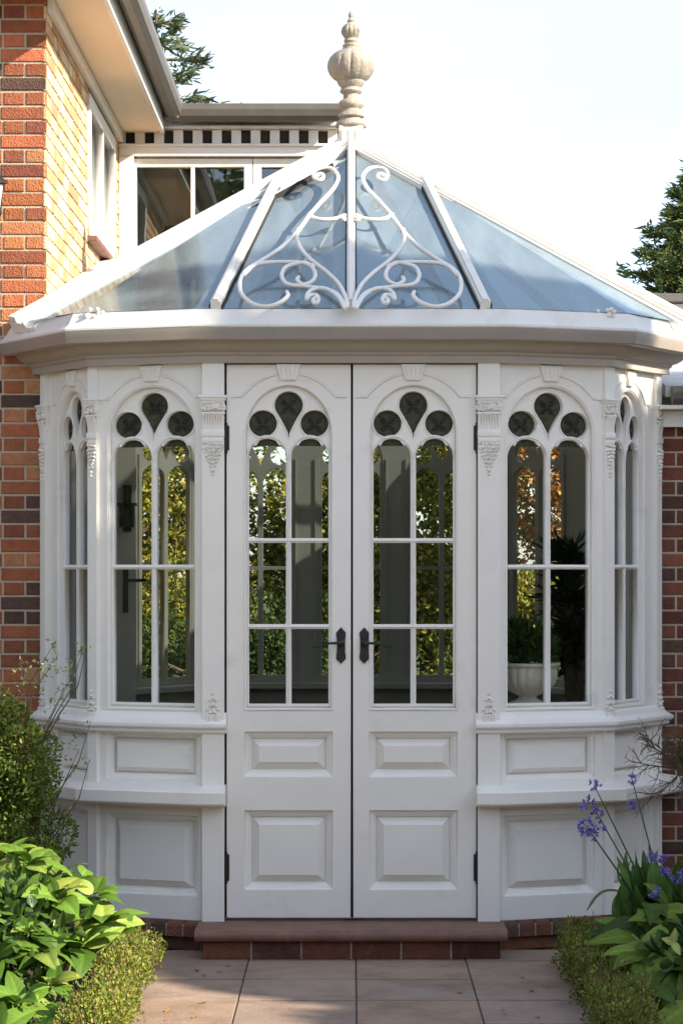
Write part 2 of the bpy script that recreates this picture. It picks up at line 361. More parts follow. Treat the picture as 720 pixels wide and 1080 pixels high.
# right wing: fascia board, gutter, low slate roof and a flat-roofed white box behind
bm = bmesh.new(); box(bm, 1.37, 4.2, WY-.03, WY+.0, 2.238, 2.31, .003); box(bm, 1.37, 4.2, WY-.12, WY+.2, 2.312, 2.33, .003); obj('right_fascia', bm, ROOFW, house)
bm = bmesh.new(); gutter_bm(bm, (4.2, WY-.10, 2.385), (1.42, WY-.10, 2.385), .05); obj('right_gutter', bm, GUTTER, house)
bm = bmesh.new(); slab3(bm, [(1.40, WY-.05, 2.42), (4.2, WY-.05, 2.42), (4.2, 2.9, 2.85), (1.40, 2.9, 2.85)], .05); obj('right_roof', bm, mat('pale_lead', (.42, .42, .42), .5, .15, 6), house)
bm = bmesh.new(); box(bm, 1.66, 4.2, 3.0, 5.4, 2.3, 3.06, .004); obj('dormer', bm, ROOFW, house)
bm = bmesh.new(); box(bm, 1.60, 4.3, 2.94, 5.5, 3.064, 3.11, .006); obj('dormer_roof', bm, GUTTER, house)
bm = bmesh.new(); box(bm, 1.37, 1.50, .85, 2.9, 0, 2.40); box(bm, 1.5, 4.2, 2.75, 2.9, 0, 2.8); obj('inner_wall', bm, PAINT_IN, house)

# ------------------------------------------------------------------ conservatory
cons = thing('conservatory', 'white painted octagonal conservatory with gothic arched windows and glazed roof', 'conservatory', (0, 1.4, 0))
PT = [Vector((-1.375, .6)), Vector((-1.10, .17)), Vector((-.628, 0)), Vector((.628, 0)), Vector((1.10, .17)), Vector((1.375, .6))]
L2 = (PT[1]-PT[2]).length; L3 = (PT[0]-PT[1]).length
def offs(o, pts=PT, yend=.6):
    """offset polyline outward by o, mitred; ends run to y=yend"""
    n = len(pts); lines = []
    for i in range(n-1):
        d = (pts[i+1]-pts[i]).normalized(); nr = Vector((d.y, -d.x)); lines.append((pts[i]+nr*o, d))
    res = []
    def at_y(l):
        p, d = l; t = (yend-p.y)/d.y; return p+d*t
    res.append(at_y(lines[0]))
    for i in range(1, n-1):
        (p, d), (q, e) = lines[i-1], lines[i]; cr_ = d.x*e.y-d.y*e.x; t = ((q.x-p.x)*e.y-(q.y-p.y)*e.x)/cr_; res.append(p+d*t)
    res.append(at_y(lines[-1])); return res
def sweep(bm, prof, i0=0, i1=5, cut=None):
    """prof: closed list (offset, z) swept along the bay outline from corner i0 to i1; cut = x where ends stop on the front facet"""
    rings = []
    for (o, z) in prof:
        pl = offs(o); sub = pl[i0:i1+1]
        rings.append([Vector((p.x, p.y, z)) for p in sub])
    if cut is not None:
        for r_, (o, z) in zip(rings, prof):
            if cut < 0: r_.append(Vector((cut, -o, z)))
            else: r_.insert(0, Vector((cut, -o, z)))
    nv = [[bm.verts.new(p) for p in r_] for r_ in rings]; m_ = len(nv); k = len(nv[0])
    for i in range(m_):
        for j in range(k-1): bm.faces.new((nv[i][j], nv[i][j+1], nv[(i+1) % m_][j+1], nv[(i+1) % m_][j]))
    bm.faces.new([nv[i][0] for i in range(m_)]); bm.faces.new([nv[i][-1] for i in range(m_)][::-1])
def facet_M(a, b, z=0, inset=0):
    d = (b-a).normalized(); nr = Vector((d.y, -d.x))
    return Matrix(((d.x, 0, nr.x, a.x), (d.y, 0, nr.y, a.y), (0, 1, 0, z), (0, 0, 0, 1))), (b-a).length
# --- window design, px units relative to the window centre (x) and picture row (y)
def Z(py): return CAMH+(600-py)/250
def arch_outline(cx, hw, zb, zt=Z(407), zs=Z(457), n=28, grow=0):
    hw += grow; pts = [(cx-hw, zb-grow), (cx+hw, zb-grow)]
    for i in range(n+1):
        t = PI*i/n; pts.append((cx+hw*math.cos(t), zs+(zt+grow-zs)*math.sin(t)))
    return pts
def circ(cx, cz, rx, rz, n=24): return [(cx+rx*math.cos(2*PI*i/n), cz+rz*math.sin(2*PI*i/n)) for i in range(n)]
def tear(cx, s, grow=0):
    pts = []; n = 30
    for i in range(n+1):
        t = R(-28)+(R(236))*i/n
        pts.append((cx+(14.0+grow)*s*math.cos(t)/250, Z(427)+(13.5+grow)*math.sin(t)/250))
    # sides sweep down to a point
    lx, lz = pts[-1]; tip = (cx, Z(460+grow*1.5)); rx_, rz_ = pts[0]
    left = []; right = []
    for t in (.2, .4, .6, .8):
        q = (1-t)**1.35
        left.append((cx+(lx-cx)*q, lz+(tip[1]-lz)*t)); right.append((cx+(rx_-cx)*q, rz_+(tip[1]-rz_)*t))
    return pts+left+[tip]+right[::-1]
def light(x0, x1, zs, zt, zb, n=14):
    cx = (x0+x1)/2; hw = (x1-x0)/2; pts = [(x0, zb), (x1, zb)]
    for i in range(n+1):
        t = PI*i/n; c = math.cos(t); s_ = math.sin(t)
        k = 1-.10*math.exp(-((abs(c)-.62)/.13)**2)          # small cusps
        pts.append((cx+hw*c*k, zs+(zt-zs)*s_*k))
    return pts
def make_window(parent, M, cx, hw, zb, transoms, w_off=-.02, mname='window', pm=PAINT, backpaint=None):
    s = hw/.178; e = 2.6/250; mu = 2.9/250
    lights = []
    rows = [zb+.012]+sorted(transoms)
    def hole_rows(x0, x1):
        out = []; tz = sorted(transoms); lo = zb+.014
        for t in tz: out.append([(x0, lo), (x1, lo), (x1, t-.010), (x0, t-.010)]); lo = t+.010
        out.append(light(x0, x1, Z(481), Z(462.5), lo)); return out
    holes = hole_rows(cx-hw+e, cx-mu)+hole_rows(cx+mu, cx+hw-e)
    cxs = 27.2*s/250
    holes += [circ(cx-cxs, Z(446.5), 14.6*s/250, 13.8/250), circ(cx+cxs, Z(446.5), 14.6*s/250, 13.8/250), tear(cx, s, .6)]
    me = plate([arch_outline(cx, hw, zb)]+holes, w_off-.03, w_off, .0028)
    o = link(mname, me, pm, parent, M)
    # roll mouldings
    bm = bmesh.new(); wz = w_off+.001
    def ring(c2, r_=.0042, closed=True):
        pts = [(x, z, wz) for x, z in c2]
        if closed: pts = pts+[pts[0], pts[1]]
        tube(bm, pts, r_, 6, caps=not closed, nrm=(0, 0, 1))
    ring(circ(cx-cxs, Z(446.5), 15.6*s/250, 14.9/250)); ring(circ(cx+cxs, Z(446.5), 15.6*s/250, 14.9/250))
    ring(tear(cx, s, 1.9)[:-1])
    for sg in (-1, 1):
        xa, xb = (cx-hw+e*.3, cx-mu*.2) if sg < 0 else (cx+mu*.2, cx+hw-e*.3)
        a_ = light(xa, xb, Z(484), Z(460.5), zb)[2:]
        c0 = (xa+xb)/2; h0 = (xb-xa)/2
        arc = [(c0+h0*math.cos(PI*i/16), Z(484)+(Z(459.5)-Z(484))*math.sin(PI*i/16)) for i in range(17)]
        ring(arc, .0048, False)
        for q in (-1, 1): ell(bm, (c0+q*h0*.60, Z(468.5), wz-.004), (.008, .0075, .008), 1)
    tube(bm, [(cx, Z(482), wz), (cx, zb+.01, wz)], .0048, 6, nrm=(0, 0, 1)); 
    for t in transoms: tube(bm, [(cx-hw+e, t, wz+.0005), (cx+hw-e, t, wz+.0005)], .006, 6, nrm=(0, 0, 1))
    tube(bm, [(cx-hw+e*.6, zb+.012, wz), (cx+hw-e*.6, zb+.012, wz)], .007, 6, nrm=(0, 0, 1))
    obj('moulding', bm, pm, o, M, smooth=60)
    # flower leading in the three upper lights and darker glass
    bm = bmesh.new()
    for (fx, fz, fs) in ((cx-cxs, Z(447), 1), (cx+cxs, Z(447), 1), (cx, Z(428), 1)):
        for k in range(4):
            a = PI/4+k*PI/2; pts = []
            for i in range(13):
                t = 2*PI*i/12; rr_ = .017*(1-math.cos(t))
                pts.append((fx+rr_*math.cos(a+.42*math.sin(t))*s, fz+rr_*math.sin(a+.42*math.sin(t)), w_off-.017))
            tube(bm, pts, .0019, 5, nrm=(0, 0, 1))
            tube(bm, [(fx, fz, w_off-.0172), (fx+.050*math.cos(a)*s, fz+.050*math.sin(a), w_off-.0172)], .0014, 5, nrm=(0, 0, 1))
        ell(bm, (fx, fz, w_off-.017), (.006, .006, .003), 1)
    obj('leading', bm, BLACK, o, M)
    up = arch_outline(cx, hw-.004, Z(470), Z(408.5)); lo = [(cx-hw+.004, zb+.004), (cx+hw-.004, zb+.004), (cx+hw-.004, Z(470)-.001), (cx-hw+.004, Z(470)-.001)]
    me = plate([up], w_off-.024, w_off-.021, .0003); link('leaded_pane', me, GLASSD, o, M)
    me = plate([lo], w_off-.024, w_off-.021, .0003); link('pane', me, GLASSW, o, M)
    return o
PROF_P = [(0, -.004), (.002, -.014), (.014, -.018), (.026, -.030), (.029, -.042), (.060, -.008)]
def raised(parent, M, x0, x1, z0, z1, prof=PROF_P, m=PAINT, w=0, k=1, name='raised_panel'):
    bm = bmesh.new(); rings = []
    for ins, ww in prof:
        i_ = min(ins*k, min(x1-x0, z1-z0)/2-.01)
        rings.append([bm.verts.new((x, z, ww+w)) for x, z in ((x0+i_, z0+i_), (x1-i_, z0+i_), (x1-i_, z1-i_), (x0+i_, z1-i_))])
    for a, b in zip(rings, rings[1:]):
        for q in range(4): bm.faces.new((a[q], a[(q+1) % 4], b[(q+1) % 4], b[q]))
    bm.faces.new(rings[-1])
    return obj(name, bm, m, parent, M)
def hood(parent, M, cx, s, w=0):
    bm = bmesh.new(); r_ = 61.5
    for sg in (-1, 1):
        pts = [(cx+sg*61*s/250, Z(418.5), w), (cx+sg*50.5*s/250, Z(418), w)]
        for i in range(13):
            a = math.acos(50/r_)+(math.acos(12/r_)-math.acos(50/r_))*i/12
            pts.append((cx+sg*r_*math.cos(a)*s/250, Z(455)+r_*math.sin(a)/250, w))
        tube(bm, pts, .0062, 6, nrm=(0, 0, 1))
    o = obj('hood_mould', bm, PAINT, parent, M, smooth=60)
    # keystone
    k = .5+.5*s
    me = plate([[(cx-8*s/250, Z(401)), (cx+8*s/250, Z(401)), (cx+13*s/250, Z(384)), (cx-13*s/250, Z(384))]], w-.01, w+.016, .003); bm = bmesh.new(); bm.from_mesh(me); bpy.data.meshes.remove(me)
    for q in (-1.5, -.5, .5, 1.5): tube(bm, [(cx+q*3.6*s/250, Z(399), w+.016), (cx+q*5.4*s/250, Z(387), w+.018)], [.003, .0045], 6, nrm=(0, 0, 1))
    obj('keystone', bm, PAINT, parent, M, smooth=40)
    return o
def hole_rect(x0, x1, z0, z1): return [(x0, z0), (x1, z0), (x1, z1), (x0, z1)]
# --- facets (from left to right) with windows
def facet(a, b, cx, hw, flip, m0=.0):
    M, Ln = facet_M(a, b)
    if flip: cx = Ln-cx
    pz = [(.712, .905), (.222, .560)]
    xa, xb = cx-hw-.012, cx+hw+.012
    holes = [arch_outline(cx, hw, 1.017)]+[hole_rect(xa, xb, p, q) for p, q in pz]
    me = plate([hole_rect(0.0, Ln, .118, 2.492)]+holes, -.05, 0, .004)
    wall = link('wall_panel', me, PAINT, cons, M)
    k = .8 if hw > .15 else .6
    raised(wall, M, xa, xb, *pz[0], k=k); raised(wall, M, xa, xb, *pz[1], k=1 if hw > .15 else .7)
    # outer bead round the window, stile lines
    bm = bmesh.new(); ol = arch_outline(cx, hw, 1.017, grow=.010)
    tube(bm, [(x, z, .001) for x, z in ol+ol[:2]], .0032, 6, nrm=(0, 0, 1)); obj('bead', bm, PAINT, wall, M)
    hood(wall, M, cx, min(1.02, hw/.178), 0.001)
    make_window(cons, M, cx, hw, 1.017, [Z(598)], -.022)
    return wall
f2L = facet(PT[1], PT[2], L2-.232, .198, False)
f3L = facet(PT[0], PT[1], L3-.205, .145, False)
f2R = facet(PT[3], PT[4], .232, .198, False)
f3R = facet(PT[4], PT[5], .205, .145, False)
# --- doors
def handle(door, M, x, sg):
    bm = bmesh.new()
    me = plate([[(x-5/250, Z(695)), (x, Z(700)), (x+5/250, Z(695)), (x+5/250, Z(691)), (x+4.4/250, Z(688)), (x+4.4/250, Z(674)), (x+5/250, Z(670)), (x+5/250, Z(667)), (x, Z(661.5)), (x-5/250, Z(667)), (x-5/250, Z(670)), (x-4.4/250, Z(674)), (x-4.4/250, Z(688)), (x-5/250, Z(691))]], 0, .008, .0025)
    bm.from_mesh(me); bpy.data.meshes.remove(me)
    ell(bm, (x, Z(678), .012), (.016, .016, .01), 2)
    tube(bm, [(x, Z(678), .0), (x, Z(678), .045), (x+sg*.012, Z(678.2), .052)], .0075, 8)
    pts = [(x+sg*t*.118, Z(678)-.013*(.5-.5*math.cos(PI*min(1, max(0, (t-.35)/.45)))), .052-.004*math.sin(PI*t)) for t in [i/14 for i in range(15)]]
    tube(bm, pts, [.0062-.0022*(i/14) for i in range(15)], 8, nrm=(0, 0, 1))
    for zz in (665.5, 696): ell(bm, (x, Z(zz), .009), (.0035, .0035, .002), 1)
    obj('handle', bm, BLACK, door, M, smooth=50)
for sg in (-1, 1):
    M, _ = facet_M(Vector((0, -.001)), Vector((1, -.001)))
    cx = sg*(371.2-305.5)/250*1.0; hw = .178
    x0, x1 = sorted((sg*.0045+.004, sg*.526+.002))
    pz = [(Z(819), Z(772)), (Z(938), Z(855))]; xa, xb = cx-.184, cx+.184
    me = plate([hole_rect(x0, x1, .132, 2.468), arch_outline(cx, hw, Z(747))]+[hole_rect(xa, xb, p, q) for p, q in pz], -.045, 0, .0035)
    door = link('door', me, PAINT, cons, M)
    for p, q in pz: raised(door, M, xa, xb, p, q)
    bm = bmesh.new(); ol = arch_outline(cx, hw, Z(747), grow=.007)
    tube(bm, [(x, z, .001) for x, z in ol+ol[:2]], .003, 6, nrm=(0, 0, 1)); obj('bead', bm, PAINT, door, M)
    hood(door, M, cx, 1.0, .001)
    make_window(door, M, cx, hw, Z(747), [Z(570), Z(661)], -.02, mname='tracery') if False else None
    # door glazing: built at part level and reparented as sub-parts of the door
    tmp = make_window(cons, M, cx, hw, Z(747), [Z(570), Z(661)], -.02, mname='tracery')
    for ch in [tmp]+[o for o in bpy.data.objects if o.parent == tmp]:
        ch.parent = door; ch.matrix_parent_inverse = WM[door].inverted()
    handle(door, M, (360-371)/250+.002 if sg < 0 else (384-370)/250, sg)
    for (pa, pb) in ((447, 477), (899, 931)):
        bm = bmesh.new(); xh = sg*.5285+.002
        tube(bm, [(xh, Z(pb), .004), (xh, Z(pa), .004)], .0065, 8)
        for q in (Z(pa), (Z(pa)+Z(pb))/2, Z(pb)): ell(bm, (xh, q, .005), (.0085, .006, .0085), 1)
        box(bm, min(xh, xh-sg*.014), max(xh, xh-sg*.014), Z(pb)+.008, Z(pa)-.008, -.002, .0035)
        obj('hinge', bm, BLACK, door, M, smooth=50)
bm = bmesh.new(); box(bm, -.03, .04, .046, .06, .13, 2.47); box(bm, -.535, -.527, .02, .05, .13, 2.48); box(bm, .530, .538, .02, .05, .13, 2.48)
box(bm, -.53, .53, .02, .05, 2.470, 2.478); obj('door_gap_shade', bm, DARK, cons)  # black strips behind the leaves paint the shade in the door gaps
# --- pilasters
def capital(parent, M, w_, face):
    bm = bmesh.new(); h = w_/2; zc = lambda p: Z(p)
    box(bm, -h-.012, h+.012, zc(420), zc(417.5), 0, face+.020, .002)
    box(bm, -h-.007, h+.007, zc(422.5), zc(420), 0, face+.014, .001)
    # carved leaf band
    rr = random.Random(5)
    box(bm, -h-.002, h+.002, zc(433), zc(422.5), 0, face+.008)
    for i in range(46):
        x = rr.uniform(-h-.004, h+.004); z = zc(rr.uniform(423.5, 433.5)); a = rr.uniform(0, PI)
        ell(bm, (x, z, face+.010+rr.uniform(0, .006)), (.0075, .0035, .0045), 1, Matrix.Rotation(a, 3, 'Z').to_euler())
    # scrolls at both ends
    for sg in (-1, 1): ell(bm, (sg*(h+.003), zc(430), face+.008), (.008, .011, .010), 1)
    box(bm, -h-.004, h+.004, zc(437), zc(435), 0, face+.013, .0015)
    # flutes, concave flare
    for i in range(8):
        x = -h+.007+(w_-.014)*i/7
        tube(bm, [(x, zc(437), face+.010), (x, zc(442), face+.004), (x, zc(448), face+.001), (x, zc(454), face-.001)], [.0052, .0045, .004, .0035], 6)
    box(bm, -h-.001, h+.001, zc(460.5), zc(454), 0, face+.006, .0015); box(bm, -h+.002, h-.002, zc(466), zc(462), 0, face+.004, .0015)
    # pendant of leaves
    for (py, ws, n) in ((468, 1, 7), (472, .95, 7), (476, .8, 6), (480, .68, 5), (484, .55, 5), (488, .42, 4), (492, .25, 2), (496, .12, 2), (500, .06, 1)):
        for i in range(n):
            x = (h-.006)*ws*(2*i/max(1, n-1)-1) if n > 1 else 0
            ell(bm, (x+rr.uniform(-.002, .002), zc(py)+rr.uniform(-.004, .004), face+.004), (.0055, .0078, .007), 1, Matrix.Rotation(rr.uniform(-1, 1), 3, 'Z').to_euler())
    obj('capital', bm, PAINT, parent, M, smooth=50)
    bm = bmesh.new()   # foot ornament
    box(bm, -.034, .034, Z(765), Z(762), 0, face+.010, .0015); box(bm, -.030, .030, Z(762), Z(753), 0, face+.006, .002)
    for i in range(5): tube(bm, [(-.024+.012*i, Z(762), face+.006), (-.024+.012*i, Z(754), face+.008)], .0045, 6)
    for (x, py, rx, rz) in ((0, 731, .006, .010), (0, 736, .010, .006), (-.011, 738, .008, .006), (.011, 738, .008, .006), (0, 743, .007, .012), (-.012, 744, .006, .009), (.012, 744, .006, .009),
                            (-.022, 748, .009, .006), (.022, 748, .009, .006), (-.012, 751, .009, .007), (.012, 751, .009, .007), (0, 750, .006, .010)):
        ell(bm, (x, Z(py), face+.004), (rx, rz, .008), 1)
    obj('foot_ornament', bm, PAINT, parent, M, smooth=50)
def pilaster(pos, ang, w_, face, zb):
    d = Vector((math.cos(ang), math.sin(ang), 0)); n = Vector((d.y, -d.x, 0))
    M = Matrix(((d.x, 0, n.x, pos[0]), (d.y, 0, n.y, pos[1]), (0, 1, 0, 0), (0, 0, 0, 1)))
    bm = bmesh.new(); box(bm, -w_/2, w_/2, zb, 2.490, -.03, face, .003)
    o = obj('pilaster', bm, PAINT, cons, M); capital(o, M, w_, face); return o
for sg in (-1, 1):
    pilaster((sg*.580, .0), 0, .094, .028, .112)
    pilaster((sg*1.098, .178), sg*R(38.6), .056, .018, .122)
    pilaster((sg*1.358, .574), sg*R(57.4), .055, .018, .122)
# --- mouldings swept round the bay
bm = bmesh.new()
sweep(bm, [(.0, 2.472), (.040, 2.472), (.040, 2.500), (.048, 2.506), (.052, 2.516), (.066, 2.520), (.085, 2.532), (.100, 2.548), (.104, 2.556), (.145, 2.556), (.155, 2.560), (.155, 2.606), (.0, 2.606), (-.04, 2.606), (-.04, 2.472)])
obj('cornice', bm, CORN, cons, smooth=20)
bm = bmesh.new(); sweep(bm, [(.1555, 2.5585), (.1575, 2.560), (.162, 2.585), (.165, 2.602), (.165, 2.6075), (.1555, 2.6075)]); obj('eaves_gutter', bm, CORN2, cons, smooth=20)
bm = bmesh.new(); sweep(bm, [(.0, 2.608), (.162, 2.608), (.166, 2.613), (.166, 2.622), (.160, 2.626), (.143, 2.642), (.118, 2.688), (.108, 2.692), (.0, 2.692)]); obj('roof_sill', bm, ROOFW, cons, smooth=20)
for sg, (i0, i1) in ((-1, (0, 2)), (1, (3, 5))):
    def sw(prof, name, m, cut):
        bm = bmesh.new(); sweep(bm, prof, i0, i1, cut); return obj(name, bm, m, cons, smooth=25)
    sw([(.0, .910), (.034, .912), (.040, .918), (.040, .928), (.052, .934), (.056, .940), (.056, .952), (.044, .958), (.026, .970), (.016, .990), (.004, .998), (-.02, .998), (-.02, .910)], 'window_sill', PAINT, sg*.524)
    sw([(.0, .606), (.086, .608), (.104, .616), (.108, .622), (.108, .668), (.102, .674), (.0, .694), (-.02, .694), (-.02, .606)], 'ledge', PAINT, sg*.526)
# --- brick plinth and step
def brick_run(name, o_in, o_out, z0, z1, pitch, seed, round_=.0, segs_=(0, 1)):
    rr = random.Random(seed); bm = bmesh.new(); cols = []; pl_o = offs(o_out); pl_i = offs(o_in)
    for i in segs_:
        a, b = pl_o[i], pl_o[i+1]; ai, bi = pl_i[i], pl_i[i+1]; Ln = (b-a).length; n = max(1, round(Ln/pitch))
        for k in range(n):
            t0, t1 = (k/n)+.004/Ln, ((k+1)/n)-.004/Ln
            p = [a.lerp(b, t0), a.lerp(b, t1), ai.lerp(bi, t1), ai.lerp(bi, t0)]
            d = (b-a).normalized(); nr = Vector((d.y, -d.x))
            n0 = len(bm.verts); prof = [(0, z0), (0, z1-round_), (-round_*.3, z1-round_*.3), (-round_, z1)] if round_ else [(0, z0), (0, z1)]
            L1 = [bm.verts.new((p[0].x+nr.x*q, p[0].y+nr.y*q, z)) for q, z in prof]+[bm.verts.new((p[3].x, p[3].y, z1)), bm.verts.new((p[3].x, p[3].y, z0))]
            L2 = [bm.verts.new((p[1].x+nr.x*q, p[1].y+nr.y*q, z)) for q, z in prof]+[bm.verts.new((p[2].x, p[2].y, z1)), bm.verts.new((p[2].x, p[2].y, z0))]
            m_ = len(L1)
            for q in range(m_): bm.faces.new((L1[q], L2[q], L2[(q+1) % m_], L1[(q+1) % m_]))
            bm.faces.new(L1[::-1]); bm.faces.new(L2)
            c = rr.choice(PAL_DRK); f = rr.uniform(.75, 1.05); cols += [(c[0]*f, c[1]*f*1.15, c[2]*f*1.1, 1)]*(len(bm.verts)-n0)
    me = bpy.data.meshes.new(name); bmesh.ops.recalc_face_normals(bm, faces=bm.faces); bm.to_mesh(me); bm.free(); col_attr(me, cols); return link(name, me, BRICK, cons)
for sg_ in ((0, 1), (3, 4)):
    brick_run('plinth_coping', -.05, .052, .058, .119, .078, 3+sg_[0], .018, sg_)
    brick_run('plinth_course', -.05, .022, .0, .054, .215, 4+sg_[0], 0, sg_)
bm = bmesh.new()
for i0, i1 in ((0, 2), (3, 5)): bm = bmesh.new(); sweep(bm, [(-.055, 0), (.017, 0), (.017, .057), (.046, .0575), (.046, .110), (-.055, .110)], i0, i1); obj('plinth_mortar', bm, MORTAR, cons)
bm = bmesh.new()
# step nosing: rounded front
n = 10; prof = [(.06, .121), (-.255, .121)]+[(-.272-.020*math.sin(PI*i/n)*1, .121-.0+(-.047)*(.5-.5*math.cos(PI*i/n))) for i in range(n+1)]+[(.06, .074)]
sx0, sx1 = (205-370)*9.71/2500, (535-370)*9.71/2500
A = [bm.verts.new((sx0, y_, z_)) for y_, z_ in prof]; B = [bm.verts.new((sx1, y_, z_)) for y_, z_ in prof]
for i in range(len(prof)): bm.faces.new((A[i], A[(i+1) % len(prof)], B[(i+1) % len(prof)], B[i]))
bm.faces.new(A); bm.faces.new(B[::-1]); step = obj('doorstep', bm, TERRA, cons, smooth=30)
bm = bmesh.new(); V_c = []
xa, xb = sx0+.03, sx1-.02; x = xa
while x < xb-.02:
    l = min(.205, xb-x); n0 = len(bm.verts); box(bm, x, x+l-.006, -.258, .0, .002, .072, .003)
    c = random.choice(PAL_DRK); f = random.uniform(.5, .8); V_c += [(c[0]*f, c[1]*f, c[2]*f, 1)]*(len(bm.verts)-n0); x += l
me = bpy.data.meshes.new('step_riser'); bm.to_mesh(me); bm.free(); col_attr(me, V_c); link('riser', me, BRICK, step)
bm = bmesh.new(); box(bm, xa+.004, xb-.01, -.253, .0, .0, .0735); obj('mortar', bm, MORTAR, step)
# --- interior: floor, window board, lining walls, rear windows
bm = bmesh.new(); box(bm, -1.34, 1.34, .06, 2.95, .03, .10); obj('interior_floor', bm, FLOOR, cons)
bm = bmesh.new()
for i0, i1 in ((0, 2), (3, 5)): sweep(bm, [(-.052, .98), (-.052, 1.004), (-.30, 1.004), (-.30, .98)], i0, i1, None)
obj('window_board', bm, PAINT_IN, cons)
REAR = [Vector((1.30, 2.15)), Vector((.72, 2.9)), Vector((-.72, 2.9)), Vector((-1.30, 2.15))]
for i, wins in ((0, [(.47, .2)]), (1, [(.23, .17), (.72, .17), (1.21, .17)]), (2, [(.47, .2)])):
    M, Ln = facet_M(REAR[i], REAR[i+1])
    holes = [arch_outline(c_, h_, 1.017) for c_, h_ in wins]
    me = plate([hole_rect(0, Ln, .1, 2.60)]+holes, -.05, 0, .003); link('rear_wall_panel', me, PAINT_IN, cons, M)
    for c_, h_ in wins:
        # tracery only: a bar pattern seen through the room
        s = h_/.178; e = .013; mu = .014
        hs = [[(c_-h_+e, 1.03), (c_-mu, 1.03), (c_-mu, 1.60), (c_-h_+e, 1.60)], [(c_+mu, 1.03), (c_+h_-e, 1.03), (c_+h_-e, 1.60), (c_+mu, 1.60)],
              light(c_-h_+e, c_-mu, Z(481), Z(463.5), 1.62), light(c_+mu, c_+h_-e, Z(481), Z(463.5), 1.62),
              circ(c_-27.2*s/250, Z(446.5), .053*s, .05), circ(c_+27.2*s/250, Z(446.5), .053*s, .05), tear(c_, s)]
        o = link('rear_window', plate([arch_outline(c_, h_, 1.017)]+hs, -.045, -.012, .002), PAINT_IN, cons, M)
        link('pane', plate([arch_outline(c_, h_-.004, 1.02, Z(408.5))], -.030, -.027, .0003), GLASSC, o, M)
    bm = bmesh.new()
    for c_, h_ in wins:
        for q in (-1, 1): box(bm, c_+q*(h_+.022)-.005, c_+q*(h_+.022)+.005, 1.03, 2.2, -.062, -.0505, .002)
        box(bm, c_-h_-.02, c_+h_+.02, .40, .41, -.06, -.0505, .001); box(bm, c_-h_-.02, c_+h_+.02, .88, .89, -.06, -.0505, .001)
    obj('post_moulding', bm, PAINT_IN, cons, M)
    bm = bmesh.new(); box(bm, .02, Ln-.02, .96, .99, -.16, -.052, .003); box(bm, .04, Ln-.04, .30, .32, -.065, -.052); obj('rear_sill', bm, PAINT_IN, cons, M)
bm = bmesh.new(); box(bm, -1.345, -1.325, .66, 2.2, .1, 2.6); box(bm, 1.325, 1.345, .66, 2.2, .1, 2.6); obj('lining', bm, PAINT_IN, cons)
bm = bmesh.new()   # wall plate ring carrying the roof round the rear
RO = [Vector((-1.335, .62)), Vector((-1.335, 2.2)), Vector((-.75, 2.96)), Vector((.75, 2.96)), Vector((1.335, 2.2)), Vector((1.335, .62))]
for a, b in zip(RO, RO[1:]): beam(bm, (a.x, a.y, 2.635), (b.x, b.y, 2.635), .10, .07, bev=.003)
obj('wall_plate', bm, ROOFW, cons)
# inner door standing ajar on the left, with lever and a small wall lantern
bm = bmesh.new(); box(bm, -1.32, -1.015, 1.20, 1.24, .11, 2.45, .003); idr = obj('inner_door', bm, PAINT_IN, cons)
bm = bmesh.new(); box(bm, -1.075, -1.05, 1.185, 1.20, 1.40, 1.62, .003); tube(bm, [(-1.062, 1.2, 1.55), (-1.062, 1.14, 1.55), (-.96, 1.135, 1.552)], .008, 8); obj('handle', bm, BLACK, idr)
bm = bmesh.new(); box(bm, -1.075, -1.035, 1.18, 1.20, 1.78, 2.0, .004); box(bm, -1.085, -1.015, 1.10, 1.16, 1.80, 1.90, .006); box(bm, -1.095, -1.005, 1.09, 1.17, 1.90, 1.915, .003)
tube(bm, [(-1.055, 1.19, 1.97), (-1.053, 1.13, 1.98), (-1.05, 1.13, 1.91)], .006, 8)
lan = obj('lantern', bm, BLACK, idr)

# ------------------------------------------------------------------ roof
APX = Vector((0, 1.4, 3.655)); G = offs(.118); zG = 2.692
g = [Vector((p.x, p.y, zG)) for p in G]
g[0] = Vector((-1.47, .47, zG)); g[5] = Vector((1.47, .47, zG))
def roof_side(sg):
    B = Vector((sg*.561-.002, -.118, zG)); c3 = g[0] if sg < 0 else g[5]; T = APX.lerp(c3, .235)
    g1 = g[2] if sg < 0 else g[3]; g2 = g[1] if sg < 0 else g[4]
    return B, T, g1, g2, c3
center = Vector((0, -.118, zG))
def pane(pts, name='roof_pane', lift=.0):
    bm = bmesh.new(); v = [bm.verts.new(Vector(p)+Vector((0, 0, lift))) for p in pts]
    for i in range(1, len(v)-1): bm.faces.new((v[0], v[i], v[i+1]))
    return obj(name, bm, GLASSR, cons)
for sg in (-1, 1):
    B, T, g1, g2, c3 = roof_side(sg)
    pane([T, APX, center, B]); pane([T, B, g1, g2, c3])
nF = (APX-center).cross(Vector((1, 0, 0))).normalized(); nF = nF if nF.z > 0 else -nF
def ray_plane_front(px, py, lift=.0):
    o = Vector((0, -10, CAMH)); d = Vector(((px-370)/2500, 1, (600-py)/2500)); p0 = center+nF*lift
    t = (p0-o).dot(nF)/d.dot(nF); return o+d*t
def rafter(a, b, wd, th, up, name='rafter', off=.01):
    bm = bmesh.new(); beam(bm, a, b, wd, th, up, .004, off); beam(bm, a, b, wd*.55, .012, up, .003, off+th/2+.004); o_ = obj(name, bm, ROOFW, cons)
    a = Vector(a); b = Vector(b); sd = (b-a).normalized().cross(Vector(up)).normalized()
    for q in (-1, 1):
        bm = bmesh.new(); beam(bm, a+sd*q*(wd/2+.0035), b+sd*q*(wd/2+.0035), .006, .028, up, .001, .0); obj('glazing_seal', bm, DARK, o_)
    return o_
